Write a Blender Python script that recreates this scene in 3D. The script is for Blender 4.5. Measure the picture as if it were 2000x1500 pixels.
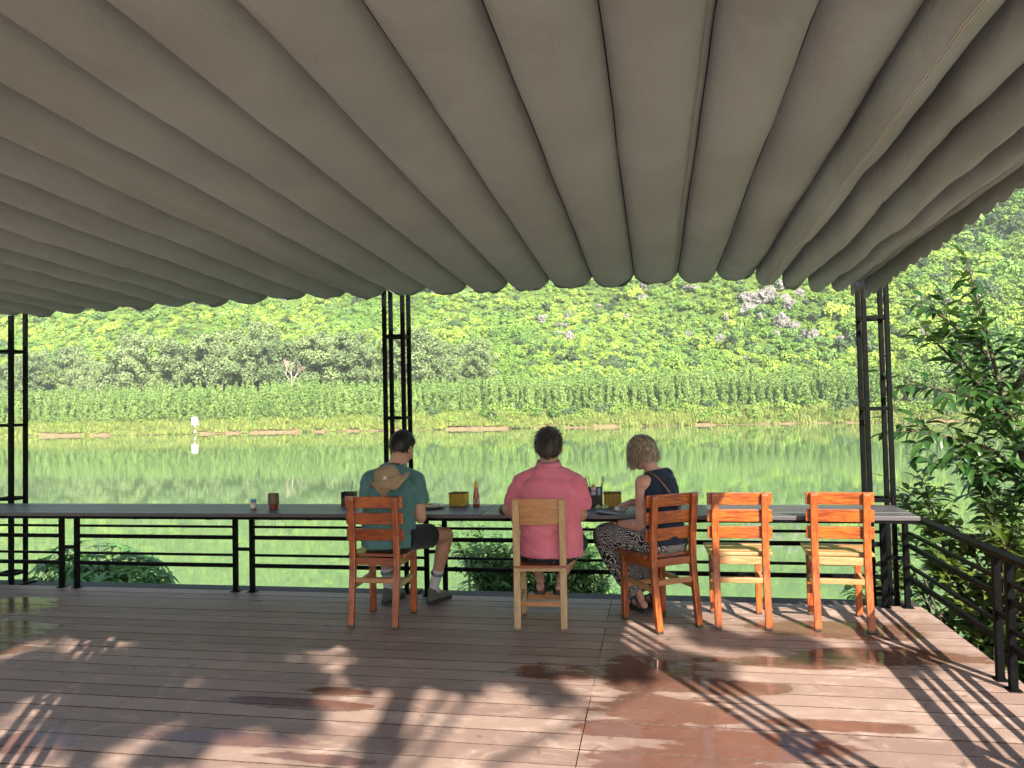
import bpy, bmesh, math, random
import numpy as np
from math import sin, cos, pi, radians, sqrt
from mathutils import Vector, Matrix, noise

for o in list(bpy.data.objects): bpy.data.objects.remove(o)
S = bpy.context.scene
COL = S.collection

# ------------------------------------------------------------------ camera
cam_d = bpy.data.cameras.new('camera'); cam = bpy.data.objects.new('camera', cam_d); COL.objects.link(cam)
S.camera = cam
cam_d.sensor_fit = 'HORIZONTAL'; cam_d.sensor_width = 36.0; cam_d.lens = 36.0*1502/2000
cam_d.clip_start = 0.05; cam_d.clip_end = 3000
YAW, PIT, ROL = radians(10.4), radians(1.8), radians(1.2)
fw = Vector((-sin(YAW)*cos(PIT), cos(YAW)*cos(PIT), sin(PIT)))
r0 = Vector((cos(YAW), sin(YAW), 0)); u0 = r0.cross(fw)
rt = r0*cos(ROL)-u0*sin(ROL); up = u0*cos(ROL)+r0*sin(ROL)
M = Matrix((rt, up, -fw)).transposed().to_4x4(); M.translation = Vector((0, 0, 1.42))
cam.matrix_world = M

# ------------------------------------------------------------------ light
SUN_EL, SUN_AZ = radians(33.7), radians(28.5)          # shadows fall 28.5 deg left of +Y
sun_dir = Vector((sin(SUN_AZ)*cos(SUN_EL), -cos(SUN_AZ)*cos(SUN_EL), sin(SUN_EL)))   # towards the sun
W = bpy.data.worlds.new('World'); S.world = W; W.use_nodes = True
wn = W.node_tree; bg = wn.nodes['Background']
sky = wn.nodes.new('ShaderNodeTexSky'); sky.sky_type = 'NISHITA'; sky.sun_disc = False
sky.sun_elevation = SUN_EL; sky.sun_rotation = math.atan2(sun_dir.x, sun_dir.y)
sky.altitude = 0; sky.air_density = 1.0; sky.dust_density = 1.5
wn.links.new(sky.outputs[0], bg.inputs[0]); bg.inputs[1].default_value = 0.07
sun_d = bpy.data.lights.new('sun', 'SUN'); sun_d.energy = 5.0; sun_d.angle = radians(0.53); sun_d.color = (1, .93, .82)
sun = bpy.data.objects.new('sun', sun_d); COL.objects.link(sun)
sun.rotation_euler = (-sun_dir).to_track_quat('-Z', 'Y').to_euler(); sun.location = (10, -20, 20)
S.view_settings.view_transform = 'Standard'; S.view_settings.look = 'None'
S.view_settings.gamma = 1; S.view_settings.use_curve_mapping = False
S.view_settings.exposure = 1.8
S.render.engine = 'CYCLES'
S.cycles.use_denoising = True
S.cycles.max_bounces = 7; S.cycles.diffuse_bounces = 3; S.cycles.glossy_bounces = 3; S.cycles.transmission_bounces = 4; S.cycles.volume_bounces = 0
S.cycles.use_adaptive_sampling = True; S.cycles.adaptive_threshold = .03
S.cycles.transparent_max_bounces = 6
S.cycles.sample_clamp_indirect = 6.0
S.cycles.caustics_reflective = False; S.cycles.caustics_refractive = False

# ------------------------------------------------------------------ helpers
def tag(o, label=None, cat=None, group=None, kind=None):
    if label: o['label'] = label
    if cat: o['category'] = cat
    if group: o['group'] = group
    if kind: o['kind'] = kind
    return o
def link(o, parent=None):
    COL.objects.link(o)
    if parent is not None: o.parent = parent
    return o
def empty(name, loc=(0, 0, 0), rz=0, label=None, cat=None, group=None, kind=None):
    o = bpy.data.objects.new(name, None); o.empty_display_size = .1; link(o)
    o.location = loc; o.rotation_euler = (0, 0, rz)
    return tag(o, label, cat, group, kind)
def setmat(me, m):
    if isinstance(m, (list, tuple)):
        for k in m: me.materials.append(k)
    elif m: me.materials.append(m)
def mesh(name, V, F, mat=None, smooth=False):
    me = bpy.data.meshes.new(name)
    if isinstance(V, np.ndarray): V = V.tolist()
    if isinstance(F, np.ndarray): F = F.tolist()
    me.from_pydata(V, [], F); me.update(); setmat(me, mat)
    if smooth: me.polygons.foreach_set('use_smooth', [True]*len(me.polygons))
    return me
def ob(name, me, parent=None, loc=None, rz=None):
    o = bpy.data.objects.new(name, me); link(o, parent)
    if loc is not None: o.location = loc
    if rz is not None: o.rotation_euler = (0, 0, rz)
    return o
class MB:
    """collects shapes into one mesh"""
    def __init__(s): s.V = []; s.F = []
    def add(s, V, F):
        n = len(s.V); s.V += [tuple(v) for v in V]; s.F += [tuple(i+n for i in f) for f in F]; return s
    def box(s, a, b, bev=0.0):
        (x0, y0, z0), (x1, y1, z1) = a, b
        if bev <= 0:
            return s.add([(x0,y0,z0),(x1,y0,z0),(x1,y1,z0),(x0,y1,z0),(x0,y0,z1),(x1,y0,z1),(x1,y1,z1),(x0,y1,z1)],
              [(0,3,2,1),(4,5,6,7),(0,1,5,4),(1,2,6,5),(2,3,7,6),(3,0,4,7)])
        bm = bmesh.new(); bmesh.ops.create_cube(bm, size=1)
        for v in bm.verts:
            v.co = Vector(((x0+x1)/2+v.co.x*(x1-x0), (y0+y1)/2+v.co.y*(y1-y0), (z0+z1)/2+v.co.z*(z1-z0)))
        bmesh.ops.bevel(bm, geom=bm.edges[:], offset=bev, segments=2, affect='EDGES', profile=.6)
        bm.verts.index_update()
        s.add([v.co.copy() for v in bm.verts], [[v.index for v in f.verts] for f in bm.faces]); bm.free(); return s
    def bar(s, p, q, w, h=None, upv=(0, 0, 1), w2=None, h2=None):
        """box-section bar from p to q"""
        p, q = Vector(p), Vector(q); h = w if h is None else h; w2 = w if w2 is None else w2; h2 = h if h2 is None else h2
        t = (q-p).normalized(); upv = Vector(upv)
        if abs(t.dot(upv)) > .98: upv = Vector((0, 1, 0))
        a = t.cross(upv).normalized(); b = a.cross(t).normalized()
        V = []
        for c, ww, hh in ((p, w, h), (q, w2, h2)):
            for sx, sy in ((-1,-1),(1,-1),(1,1),(-1,1)): V.append(c+a*sx*ww/2+b*sy*hh/2)
        return s.add(V, [(0,1,2,3),(7,6,5,4),(0,4,5,1),(1,5,6,2),(2,6,7,3),(3,7,4,0)])
    def tube(s, pts, rad, n=8, cap=True):
        pts = [Vector(p) for p in pts]; rad = rad if isinstance(rad, (list, tuple)) else [rad]*len(pts)
        V = []; F = []; a = None
        for i, p in enumerate(pts):
            t = (pts[min(i+1, len(pts)-1)]-pts[max(i-1, 0)]).normalized()
            if a is None:
                a = t.orthogonal().normalized()
            a = (a-t*a.dot(t)).normalized(); b = t.cross(a)
            for k in range(n):
                V.append(p+(a*cos(2*pi*k/n)+b*sin(2*pi*k/n))*rad[i])
        for i in range(len(pts)-1):
            for k in range(n):
                F.append((i*n+k, i*n+(k+1) % n, (i+1)*n+(k+1) % n, (i+1)*n+k))
        if cap:
            F.append(tuple(range(n))[::-1]); F.append(tuple((len(pts)-1)*n+k for k in range(n)))
        return s.add(V, F)
    def lathe(s, prof, n=24, c=(0, 0, 0)):
        V = []; F = []
        for r, z in prof:
            for k in range(n): V.append((c[0]+r*cos(2*pi*k/n), c[1]+r*sin(2*pi*k/n), c[2]+z))
        for i in range(len(prof)-1):
            for k in range(n): F.append((i*n+k, i*n+(k+1) % n, (i+1)*n+(k+1) % n, (i+1)*n+k))
        if prof[0][0] > 1e-5: F.append(tuple(range(n))[::-1])
        if prof[-1][0] > 1e-5: F.append(tuple((len(prof)-1)*n+k for k in range(n)))
        return s.add(V, F)
    def mesh(s, name, mat, smooth=False): return mesh(name, s.V, s.F, mat, smooth)
    def build(s, name, mat, parent=None, smooth=False, loc=None, rz=None): return ob(name, s.mesh(name, mat, smooth), parent, loc, rz)
def autosmooth(o, ang=40):
    me = o.data
    me.polygons.foreach_set('use_smooth', [True]*len(me.polygons))
    me.set_sharp_from_angle(angle=radians(ang)); return o
def copy_tree(o, parent=None):
    c = o.copy(); COL.objects.link(c); c.parent = parent
    for ch in list(o.children): copy_tree(ch, c)
    return c

# ------------------------------------------------------------------ materials
class NT:
    def __init__(s, name):
        s.m = bpy.data.materials.new(name); s.m.use_nodes = True; s.t = s.m.node_tree
        s.b = s.t.nodes['Principled BSDF']; s.out = s.t.nodes['Material Output']
    def n(s, typ, **kw):
        nd = s.t.nodes.new('ShaderNode'+typ)
        for k, v in kw.items(): setattr(nd, k, v)
        return nd
    def l(s, a, b): s.t.links.new(a, b)
    def val(s, x): return x
    def put(s, sock, v):
        if hasattr(v, 'is_linked') or hasattr(v, 'links'): s.l(v, sock)
        else:
            if isinstance(v, (tuple, list)) and len(v) == 3 and sock.type == 'RGBA': v = (*v, 1)
            sock.default_value = v
    def coord(s, which='Object'): return s.n('TexCoord').outputs[which]
    def pos(s): return s.n('NewGeometry').outputs['Position']
    def mapv(s, v, scale=(1, 1, 1), loc=(0, 0, 0), rot=(0, 0, 0)):
        m = s.n('Mapping'); s.l(v, m.inputs[0]); m.inputs['Scale'].default_value = scale; m.inputs['Location'].default_value = loc; m.inputs['Rotation'].default_value = rot
        return m.outputs[0]
    def noise(s, v, scale=5, detail=4, rough=.55, dist=0, out=0):
        t = s.n('TexNoise'); s.l(v, t.inputs['Vector']); t.inputs['Scale'].default_value = scale; t.inputs['Detail'].default_value = detail
        t.inputs['Roughness'].default_value = rough; t.inputs['Distortion'].default_value = dist; return t.outputs[out]
    def ramp(s, f, *stops):
        r = s.n('ValToRGB'); s.l(f, r.inputs[0]); e = r.color_ramp.elements
        while len(e) < len(stops): e.new(.5)
        for el, (p, c) in zip(e, stops): el.position = p; el.color = (*c, 1) if len(c) == 3 else c
        return r.outputs[0]
    def rng(s, f, a, b, c=0, d=1, smooth=True):
        r = s.n('MapRange'); s.l(f, r.inputs[0])
        if smooth: r.interpolation_type = 'SMOOTHSTEP'
        for i, v in enumerate((a, b, c, d)): r.inputs[1+i].default_value = v
        return r.outputs[0]
    def mix(s, f, a, b, mode='MIX'):
        m = s.n('Mix', data_type='RGBA', blend_type=mode); s.put(m.inputs[0], f); s.put(m.inputs[6], a); s.put(m.inputs[7], b); return m.outputs[2]
    def math(s, op, a, b=0, clamp=False):
        m = s.n('Math', operation=op, use_clamp=clamp); s.put(m.inputs[0], a); s.put(m.inputs[1], b); return m.outputs[0]
    def sep(s, v):
        x = s.n('SeparateXYZ'); s.l(v, x.inputs[0]); return x.outputs
    def rnd(s): return s.n('ObjectInfo').outputs['Random']
    def bump(s, h, strength=.3, dist=.01, normal=None):
        b = s.n('Bump'); s.l(h, b.inputs['Height']); b.inputs['Strength'].default_value = strength; b.inputs['Distance'].default_value = dist
        if normal is not None: s.l(normal, b.inputs['Normal'])
        s.l(b.outputs[0], s.b.inputs['Normal']); return b.outputs[0]
    def set(s, color=None, rough=None, metal=None, spec=None, **kw):
        if color is not None: s.put(s.b.inputs['Base Color'], color)
        if rough is not None: s.put(s.b.inputs['Roughness'], rough)
        if metal is not None: s.put(s.b.inputs['Metallic'], metal)
        if spec is not None: s.put(s.b.inputs['Specular IOR Level'], spec)
        for k, v in kw.items(): s.put(s.b.inputs[k], v)
        return s.m
    def translucent(s, color, fac):
        t = s.n('BsdfTranslucent'); s.put(t.inputs[0], color); m = s.n('MixShader'); s.put(m.inputs[0], fac)
        s.l(s.b.outputs[0], m.inputs[1]); s.l(t.outputs[0], m.inputs[2]); s.l(m.outputs[0], s.out.inputs[0])

def plain(name, col, rough=.5, metal=0, spec=.5, var=.06, scale=30, bump=0, **kw):
    t = NT(name); v = t.coord(); f = t.noise(v, scale, 4)
    d = tuple(max(0, c*(1-var*2)) for c in col); h = tuple(min(1, c*(1+var*2)) for c in col)
    c = t.ramp(f, (.3, d), (.7, h))
    if bump: t.bump(f, bump, .004)
    return t.set(c, rough, metal, spec, **kw)

# wet patches on the boards: (x, y, half width, half depth)
WET = [(1.05, 5.13, .62, .20), (1.25, 4.62, .62, .20), (.62, 4.45, .55, .10), (-.05, 4.18, .33, .30), (.25, 4.05, .42, .13),
       (-.55, 4.14, .30, .13), (.02, 3.72, .38, .17), (.35, 3.36, .42, .16), (.12, 3.12, .40, .2), (-.1, 3.45, .26, .1), (.75, 3.62, .3, .07),
       (-4.9, 5.1, .45, .30), (-4.45, 4.5, .5, .3), (-4.2, 4.15, .45, .2),
       (-1.72, 3.55, .36, .07), (-1.62, 3.72, .25, .06), (-1.9, 3.12, .42, .08), (-2.75, 2.98, .3, .14), (-1.35, 3.0, .3, .05)]
def m_deck():
    t = NT('deck_board'); p = t.pos(); rnd = t.rnd()
    xyz = t.sep(p)
    grain = t.noise(t.mapv(p, (1.2, 26, 26)), 6, 5, .6)
    dust = t.noise(t.mapv(p, (1, 1.7, 1)), 3.4, 9, .74, .8)
    col = t.ramp(t.math('ADD', t.math('MULTIPLY', grain, .35), t.math('MULTIPLY', rnd, .5)), (.1, (.195, .125, .098)), (.75, (.31, .213, .172)))
    col = t.mix(t.rng(dust, .47, .72, 0, .62), col, (.52, .395, .325))
    fine = t.noise(p, 55, 4, .7)
    col = t.mix(t.rng(fine, .6, .74, 0, .28), col, (.54, .42, .35))
    spots = t.noise(p, 9, 3, .5, .8)
    col = t.mix(t.rng(spots, .665, .70, 0, .55), col, (.10, .055, .04))
    # wetness: puddles that break at the joints between the boards
    nz = t.noise(t.mapv(p, (1, 2.2, 1)), 3.2, 5, .6, .3)
    rowid = t.math('FLOOR', t.math('DIVIDE', t.math('ADD', xyz[1], 40.0), .148))
    wnz = t.n('TexWhiteNoise', noise_dimensions='1D'); t.l(rowid, wnz.inputs['W'])
    acc = None
    for (x, y, a, b) in WET:
        dx = t.math('DIVIDE', t.math('SUBTRACT', xyz[0], x), a); dy = t.math('DIVIDE', t.math('SUBTRACT', xyz[1], y), b)
        d = t.math('SUBTRACT', 1.0, t.math('ADD', t.math('MULTIPLY', dx, dx), t.math('MULTIPLY', dy, dy)))
        acc = d if acc is None else t.math('MAXIMUM', acc, d)
    acc = t.math('ADD', acc, t.math('MULTIPLY', t.math('SUBTRACT', nz, .5), 3.0))
    acc = t.math('ADD', acc, t.math('MULTIPLY', t.math('SUBTRACT', wnz.outputs[0], .5), .55))
    wet = t.rng(acc, -.1, .35)
    rim = t.rng(acc, -.5, .0, 0, .25)
    col = t.mix(rim, col, t.mix(1.0, col, (.7, .68, .66), 'MULTIPLY'))
    colw = t.mix(1.0, t.mix(.55, col, (.30, .15, .10)), (.50, .44, .42), 'MULTIPLY')
    col = t.mix(wet, col, colw)
    rough = t.mix(wet, t.mix(t.rng(dust, .4, .7), (.5,)*3, (.65,)*3), t.mix(t.rng(xyz[0], -2.2, -1.4), (.17,)*3, (.09,)*3))
    dry = t.math('SUBTRACT', 1.0, wet)
    t.bump(t.math('MULTIPLY', t.math('ADD', grain, t.math('MULTIPLY', fine, .6)), dry), .22, .004)
    return t.set(col, rough, spec=t.math('SUBTRACT', .5, t.math('MULTIPLY', wet, .40)))
def m_fabric(name, col, tr=0.0, wr=.5, sc=7):
    t = NT(name); v = t.coord()
    w = t.math('ADD', t.noise(t.mapv(v, (1.0, .55, 1)), sc, 5, .5, 1.2), t.math('MULTIPLY', t.noise(t.mapv(v, (1.6, .8, 1), rot=(0, 0, .6)), sc*2.6, 4, .55, 2.0), .4))
    f = t.noise(v, 420, 2)
    big = t.noise(v, 1.3, 3)
    c = t.mix(t.rng(big, .3, .7), tuple(x*.9 for x in col), tuple(x*1.06 for x in col))
    t.bump(t.math('ADD', t.math('MULTIPLY', w, 1.0), t.math('MULTIPLY', f, .04)), wr, .02)
    m = t.set(c, .85, spec=.15)
    if tr: t.translucent(c, tr)
    return m
def m_wood(name, dark, light, rough=.32, worn=None, coat=.5):
    t = NT(name); v = t.coord(); r = t.rnd()
    cm = t.n('CombineXYZ'); t.l(t.math('MULTIPLY', r, 7.3), cm.inputs[0]); t.l(t.math('MULTIPLY', r, 3.1), cm.inputs[1])
    va = t.n('VectorMath', operation='ADD'); t.l(v, va.inputs[0]); t.l(cm.outputs[0], va.inputs[1]); v2 = va.outputs[0]
    g = t.noise(t.mapv(v2, (3, 30, 30)), 3, 6, .6, 1.1)
    b = t.noise(v2, 4, 3)
    c = t.ramp(t.math('ADD', t.math('MULTIPLY', g, .75), t.math('MULTIPLY', b, .25)), (.41, dark), (.58, light))
    c = t.mix(t.math('MULTIPLY', r, .3), c, dark)
    sc_ = t.noise(v2, 60, 5, .75)
    c = t.mix(t.rng(sc_, .62, .70, 0, .35), c, tuple(min(1, q*1.5+.02) for q in light))
    if worn:
        wn_ = t.noise(v, 16, 5, .7); z = t.sep(v)[2]
        c = t.mix(t.rng(t.math('ADD', wn_, t.rng(z, 0, .05, .18, 0)), .66, .74, 0, .8), c, worn)
    t.bump(g, .06, .002)
    return t.set(c, rough, spec=.5, **{'Coat Weight': coat, 'Coat Roughness': .16})
def m_legwood(name, dark, light, tip, rough=.35):
    t = NT(name); v = t.coord(); r = t.rnd()
    g = t.noise(t.mapv(v, (30, 30, 3)), 3, 6, .6, 1.1); b = t.noise(v, 7, 3)
    c = t.ramp(t.math('ADD', t.math('MULTIPLY', g, .7), t.math('MULTIPLY', b, .3)), (.41, dark), (.58, light))
    c = t.mix(t.math('MULTIPLY', r, .25), c, dark)
    sc_ = t.noise(t.mapv(v, (1, 1, .3)), 70, 5, .75)
    c = t.mix(t.rng(sc_, .60, .70, 0, .45), c, tuple(min(1, q*1.6+.03) for q in light))
    z = t.math('ADD', t.sep(v)[2], t.math('MULTIPLY', t.noise(v, 40, 3), .03))
    c = t.mix(t.rng(z, .028, .04, 1, 0), c, tip)
    t.bump(g, .06, .002)
    return t.set(c, rough, spec=.5, **{'Coat Weight': .4, 'Coat Roughness': .2})
def m_leaf(name, a, b, rough=.4, tr=.35, trc=None, sc=.6, spec=.4, third=None, loc=None):
    t = NT(name); oi = t.n('ObjectInfo'); p = t.pos()
    n1 = t.noise(p, sc, 3)
    f = t.math('ADD', t.math('MULTIPLY', oi.outputs['Random'], .5), t.math('MULTIPLY', n1, .5))
    c = t.ramp(f, (.25, a), (.72, b))
    if third:
        n2 = t.noise(oi.outputs['Location'] if loc else p, loc or sc*.3, 3)
        c = t.mix(t.rng(n2, .45, .62), c, third)
    m = t.set(c, rough, spec=spec)
    if tr: t.translucent(trc or t.mix(1, c, (1.5, 1.6, .6), 'MULTIPLY'), tr)
    return m
MAT = {}
MAT['deck'] = m_deck()
MAT['board_edge'] = plain('board_edge', (.085, .052, .04), .8, 0, .2, .3, 30)
MAT['awning'] = m_fabric('awning_cloth', (.295, .325, .34), .014, .55, 5)
MAT['steel'] = plain('black_painted_steel', (.0028, .003, .0034), .5, 0, .06, .3, 25, .05)
MAT['joist'] = plain('dark_joist', (.03, .025, .022), .7)
MAT['orange'] = m_wood('orange_varnished_wood', (.17, .028, .005), (.47, .12, .014), .3)
MAT['orange_leg'] = m_legwood('orange_varnished_leg', (.15, .024, .005), (.42, .10, .015), (.05, .03, .02))
MAT['seatwood'] = m_wood('worn_seat_wood', (.30, .13, .045), (.46, .24, .10), .4)
MAT['red'] = m_wood('dark_red_seat_wood', (.16, .035, .012), (.30, .075, .022), .3)
MAT['pale'] = m_legwood('pale_wood_leg', (.33, .20, .09), (.50, .34, .17), (.12, .08, .05), .5)
MAT['ply'] = m_wood('brown_plywood', (.30, .125, .04), (.50, .25, .09), .38)
def m_table():
    t = NT('table_plank'); p = t.pos(); g = t.noise(t.mapv(p, (1.5, 40, 40)), 5, 5, .6); r = t.rnd()
    c = t.ramp(t.math('ADD', t.math('MULTIPLY', g, .7), t.math('MULTIPLY', r, .3)), (.2, (.04, .034, .036)), (.8, (.078, .068, .07)))
    t.bump(g, .2, .002); return t.set(c, .42, spec=.5)
MAT['table'] = m_table()

# ------------------------------------------------------------------ terrain across the river
def hill(x, y):
    sh = 185+3*sin(x*.021+1)+1.5*sin(x*.063); d = y-sh
    if d < 0: return -3.6+d*.15
    t = min(1, d/10.); z = -3.6+3.6*t*t*(3-2*t)
    if d > 10: z += (min(d, 45)-10)*.085
    if d > 45: z += (min(d, 70)-45)*.24
    if d > 70: z += (d-70)*.62+min(1, (d-70)/60)*(6*sin(x*.017+.5*sin(y*.02))+4*sin(x*.045+y*.03+2)+3*sin(y*.06+x*.02))
    return z
def shore(x): return 185+3*sin(x*.021+1)+1.5*sin(x*.063)
def m_terrain():
    t = NT('far_bank'); p = t.pos(); xyz = t.sep(p)
    n1 = t.noise(t.mapv(p, (.45, 1, 1)), .33, 8, .75, .5); n2 = t.noise(p, 1.1, 4, .6)
    grass = t.ramp(n2, (.3, (.10, .14, .03)), (.7, (.22, .25, .065)))
    soil = t.ramp(n2, (.3, (.19, .125, .075)), (.7, (.30, .225, .135)))
    c = t.mix(t.math('MAXIMUM', t.rng(t.math('ADD', n1, t.math('MULTIPLY', n2, .2)), .58, .70), t.rng(t.math('ADD', xyz[2], t.math('MULTIPLY', n1, 1.6)), -2.2, -1.2, .9, 0)), grass, soil)
    green = t.ramp(n2, (.3, (.05, .085, .018)), (.7, (.11, .16, .032)))
    c = t.mix(t.rng(xyz[2], -.6, 1.2), c, green)
    return t.set(c, .95, spec=.1)
def grid_mesh(name, xs, ys, fz, mat, smooth=True):
    V = [(x, y, fz(x, y)) for y in ys for x in xs]; nx = len(xs)
    F = [(j*nx+i, j*nx+i+1, (j+1)*nx+i+1, (j+1)*nx+i) for j in range(len(ys)-1) for i in range(nx-1)]
    return mesh(name, V, F, mat, smooth)
def fz_hill(x, y):
    z = hill(x, y)
    if y > shore(x)-1: z += .22*noise.noise(Vector((x*.35, y*.35, 0)))+.3*noise.noise(Vector((x*.9, y*.9, 3)))
    return z
ys = list(np.arange(176, 200, 1.2))+list(np.arange(200, 540, 6.0))
tag(ob('hillside', grid_mesh('hillside', list(np.arange(-760, 480, 4.0)), ys, fz_hill, m_terrain())), kind='structure')

def m_water():
    t = NT('river_water'); p = t.pos()
    a = t.noise(t.mapv(p, (.35, 1.0, 1), rot=(0, 0, .12)), 1.1, 4, .55, .4)
    b = t.noise(t.mapv(p, (.10, .42, 1), rot=(0, 0, -.08)), .5, 3, .5)
    c = t.noise(t.mapv(p, (.02, .03, 1)), 1.0, 3)
    amp = t.rng(c, .35, .7, .35, 1.0)
    h = t.math('ADD', t.math('MULTIPLY', t.math('MULTIPLY', a, amp), .55), t.math('MULTIPLY', b, .6))
    t.bump(h, .075, .10)
    col = t.mix(t.rng(c, .3, .7), (.10, .175, .075), (.13, .21, .095))
    return t.set(col, .025, spec=.5, IOR=1.33)
tag(ob('river', grid_mesh('river', [-800, -300, -60, 60, 300, 800], [9, 40, 100, 187.5], lambda x, y: -3.6, m_water())), kind='structure')
def m_ground():
    t = NT('near_ground'); p = t.pos(); n1 = t.noise(p, .7, 6, .6); n2 = t.noise(p, 9, 4)
    c = t.mix(t.rng(n1, .42, .6), t.ramp(n2, (.3, (.30, .26, .21)), (.7, (.44, .40, .33))), t.ramp(n2, (.3, (.06, .09, .02)), (.7, (.14, .17, .05))))
    return t.set(c, .95, spec=.1)
def fz_near(x, y):
    t = max(0, min(1, (y-4.5)/7.5)); t2 = max(0, min(1, (x-2.2)/9))
    return -.45-3.6*t*t*(3-2*t)-1.6*t2*max(0, min(1, (y+4)/6))*(1-t)+.10*noise.noise(Vector((x*.6, y*.6, 2)))
tag(ob('ground', grid_mesh('ground', [-220, -90, -40, -20]+list(np.arange(-14, 14.1, 1.0))+[20, 40, 90, 220], [-260, -110, -50, -24]+list(np.arange(-14, 14.1, 1.0)), fz_near, m_ground())), kind='structure')
# ------------------------------------------------------------------ deck
rng = random.Random(7)
deck = MB()
XR, YF = 1.77, 5.74
for y in np.arange(-2.2, 5.7, .6): deck.box((-7.4, y, -.17), (XR-.05, y+.05, -.027))
deck.box((-7.4, YF-.05, -.2), (XR-.02, YF-.012, -.028)); deck.box((XR-.06, -2.4, -.2), (XR-.022, YF-.052, -.028))
deck.box((-7.4, -2.4, -.5), (XR-.1, YF-.2, -.175))
deck = tag(deck.build('deck', MAT['joist']), kind='structure')
PITCH = .148
lft = MB().box((-7.4, 0, -.025), (-.3415, .139, 0)).mesh('board', [MAT['deck'], MAT['board_edge']])
rgt = MB().box((-.3385, 0, -.025), (XR, .139, 0)).mesh('board', [MAT['deck'], MAT['board_edge']])
for me in (lft, rgt):
    for f in me.polygons: f.material_index = 0 if f.normal.z > .5 else 1
nrow = 55
for k in range(nrow):
    y = YF-.1425-k*PITCH
    for me in (lft, rgt):
        o = ob('board', me, deck, (rng.uniform(-.003, .003) if me is lft else 0, y, rng.uniform(-.0012, .0008)))
        o.rotation_euler = (0, rng.uniform(-.0002, .0002), 0)

# ------------------------------------------------------------------ awning
AW_F, AW_R, AW_Z, AW_S = 5.62, 1.12, 2.372, .037      # front edge, rear edge, crease height at the front, slope
def aw_z(y): return AW_Z+AW_S*(AW_F-y)
def drop(i): return {24: .035, 25: .055, 26: .085, 27: .10, 28: .105}.get(i, 0)
CREASE = [-6.44, -6.12, -5.80, -5.48, -5.157, -4.87, -4.578, -4.27, -3.938, -3.608, -3.294, -2.972, -2.64, -2.313, -1.995, -1.672, -1.356, -1.039,
          -.728, -.419, -.116, .195, .465, .737, .915, 1.085, 1.235, 1.365, 1.455]
awn = empty('awning', (0, AW_F, 2.3), 0, 'pleated grey-brown cloth awning stretched over the deck', 'awning')
def aw_part(name, V, F, mat=None, smooth=True):
    V = [(x, y-AW_F, z-2.3) for x, y, z in V]
    return ob(name, mesh(name, V, F, mat or MAT['awning'], smooth), awn)
def nz(*a): return noise.noise(Vector(a))
def crease_x(i, y):
    x = CREASE[i]; d = AW_F-y
    bunch = 1.0 if 24 <= i <= 27 else (1.0 if 8 <= i <= 10 else .2)
    return x - .012*min(1, d/4)*0 + bunch*.030*nz(i*3.7, y*1.25, .3)*min(1, d*1.2) + bunch*.012*nz(i*1.7, y*3.4, 8)*min(1, d*1.2)
def lobe_len(i):
    return .386 if i < 22 else (.375 if i < 23 else .355)
NY, NX = 70, 18
for i in range(len(CREASE)-1):
    V = []; F = []
    w = CREASE[i+1]-CREASE[i]; L = lobe_len(i)
    if i >= 27: L = .16
    s0 = min(sqrt(max(.0005, 3/8*w*(L-w))), .135)
    if 23 <= i <= 26: s0 = (.15, .145, .14, .12)[i-23]
    for j in range(NY+1):
        y = AW_F+(AW_R-AW_F)*(j/NY)**1.15
        xa, xb = crease_x(i, y), crease_x(i+1, y); wd = xb-xa
        d = AW_F-y
        sag = s0*(1-.14*math.exp(-d*1.5))*(1+.10*nz(i*5.1, y*.8, 1)+ .05*sin(i*2.1))*(1+.25*(s0 > .1)*nz(i*2.3, y*1.6, 4))
        lean = .10*nz(i*9.2, y*.35, 2)-(.50 if i >= 23 else 0)
        for k in range(NX+1):
            t = k/NX; u = 2*t-1
            prof = (1-abs(u)**2.15)**.66
            x = xa+wd*t+lean*prof*wd*.5
            z = aw_z(y)-sag*prof-drop(i)*(1-t)-drop(i+1)*t
            fr = math.exp(-d*2.4)
            wr = .012*nz(i*4.1, y*1.7+x*2.2, 6)+(.0075+.012*fr)*nz(x*4.0+i, y*(5+9*fr)+abs(u)*1.8, i*.7)+.0038*nz(x*20, y*9+x*6, i)
            if i >= 23 or 7 <= i <= 10: wr += .012*nz(x*7, y*4.5+x*3, i*1.3)+.006*nz(x*16, y*9-x*5, i)
            z += wr*prof
            V.append((x, y, z))
    n = NX+1
    for j in range(NY):
        for k in range(NX): F.append((j*n+k, j*n+k+1, (j+1)*n+k+1, (j+1)*n+k))
    aw_part('canopy_panel', V, F)
    # front hem: a doubled strip that follows the scallop
    if i < 27:
        HV = []; HF = []
        for k in range(NX+1):
            b = Vector(V[k]); c = Vector(V[n*3+k])
            HV += [(b.x, b.y+.002, b.z-.003), (b.x, b.y+.002, b.z+.004), (b.x, b.y-.035, b.z+(c.z-b.z)*.3-.0035)]
        for k in range(NX): HF += [(3*k, 3*k+3, 3*k+4, 3*k+1), (3*k+2, 3*k+5, 3*k+3, 3*k)]
        aw_part('front_hem', HV, HF)
    # stitched seam lines
    if i in (23, 20):
        mb = MB(); tt = .52 if i == 23 else .93
        kk = int(tt*NX)
        for off in (-.004, .004):
            pts = [(V[j*n+kk][0]+off, V[j*n+kk][1], V[j*n+kk][2]-.0022) for j in range(0, NY+1)]
            mb.tube(pts, .0013, 4)
        aw_part('seam_stitching', mb.V, mb.F, plain('stitch_thread', (.62, .60, .52), .9) if i == 23 else plain('stitch_thread_dark', (.2, .18, .15), .9))
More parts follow.
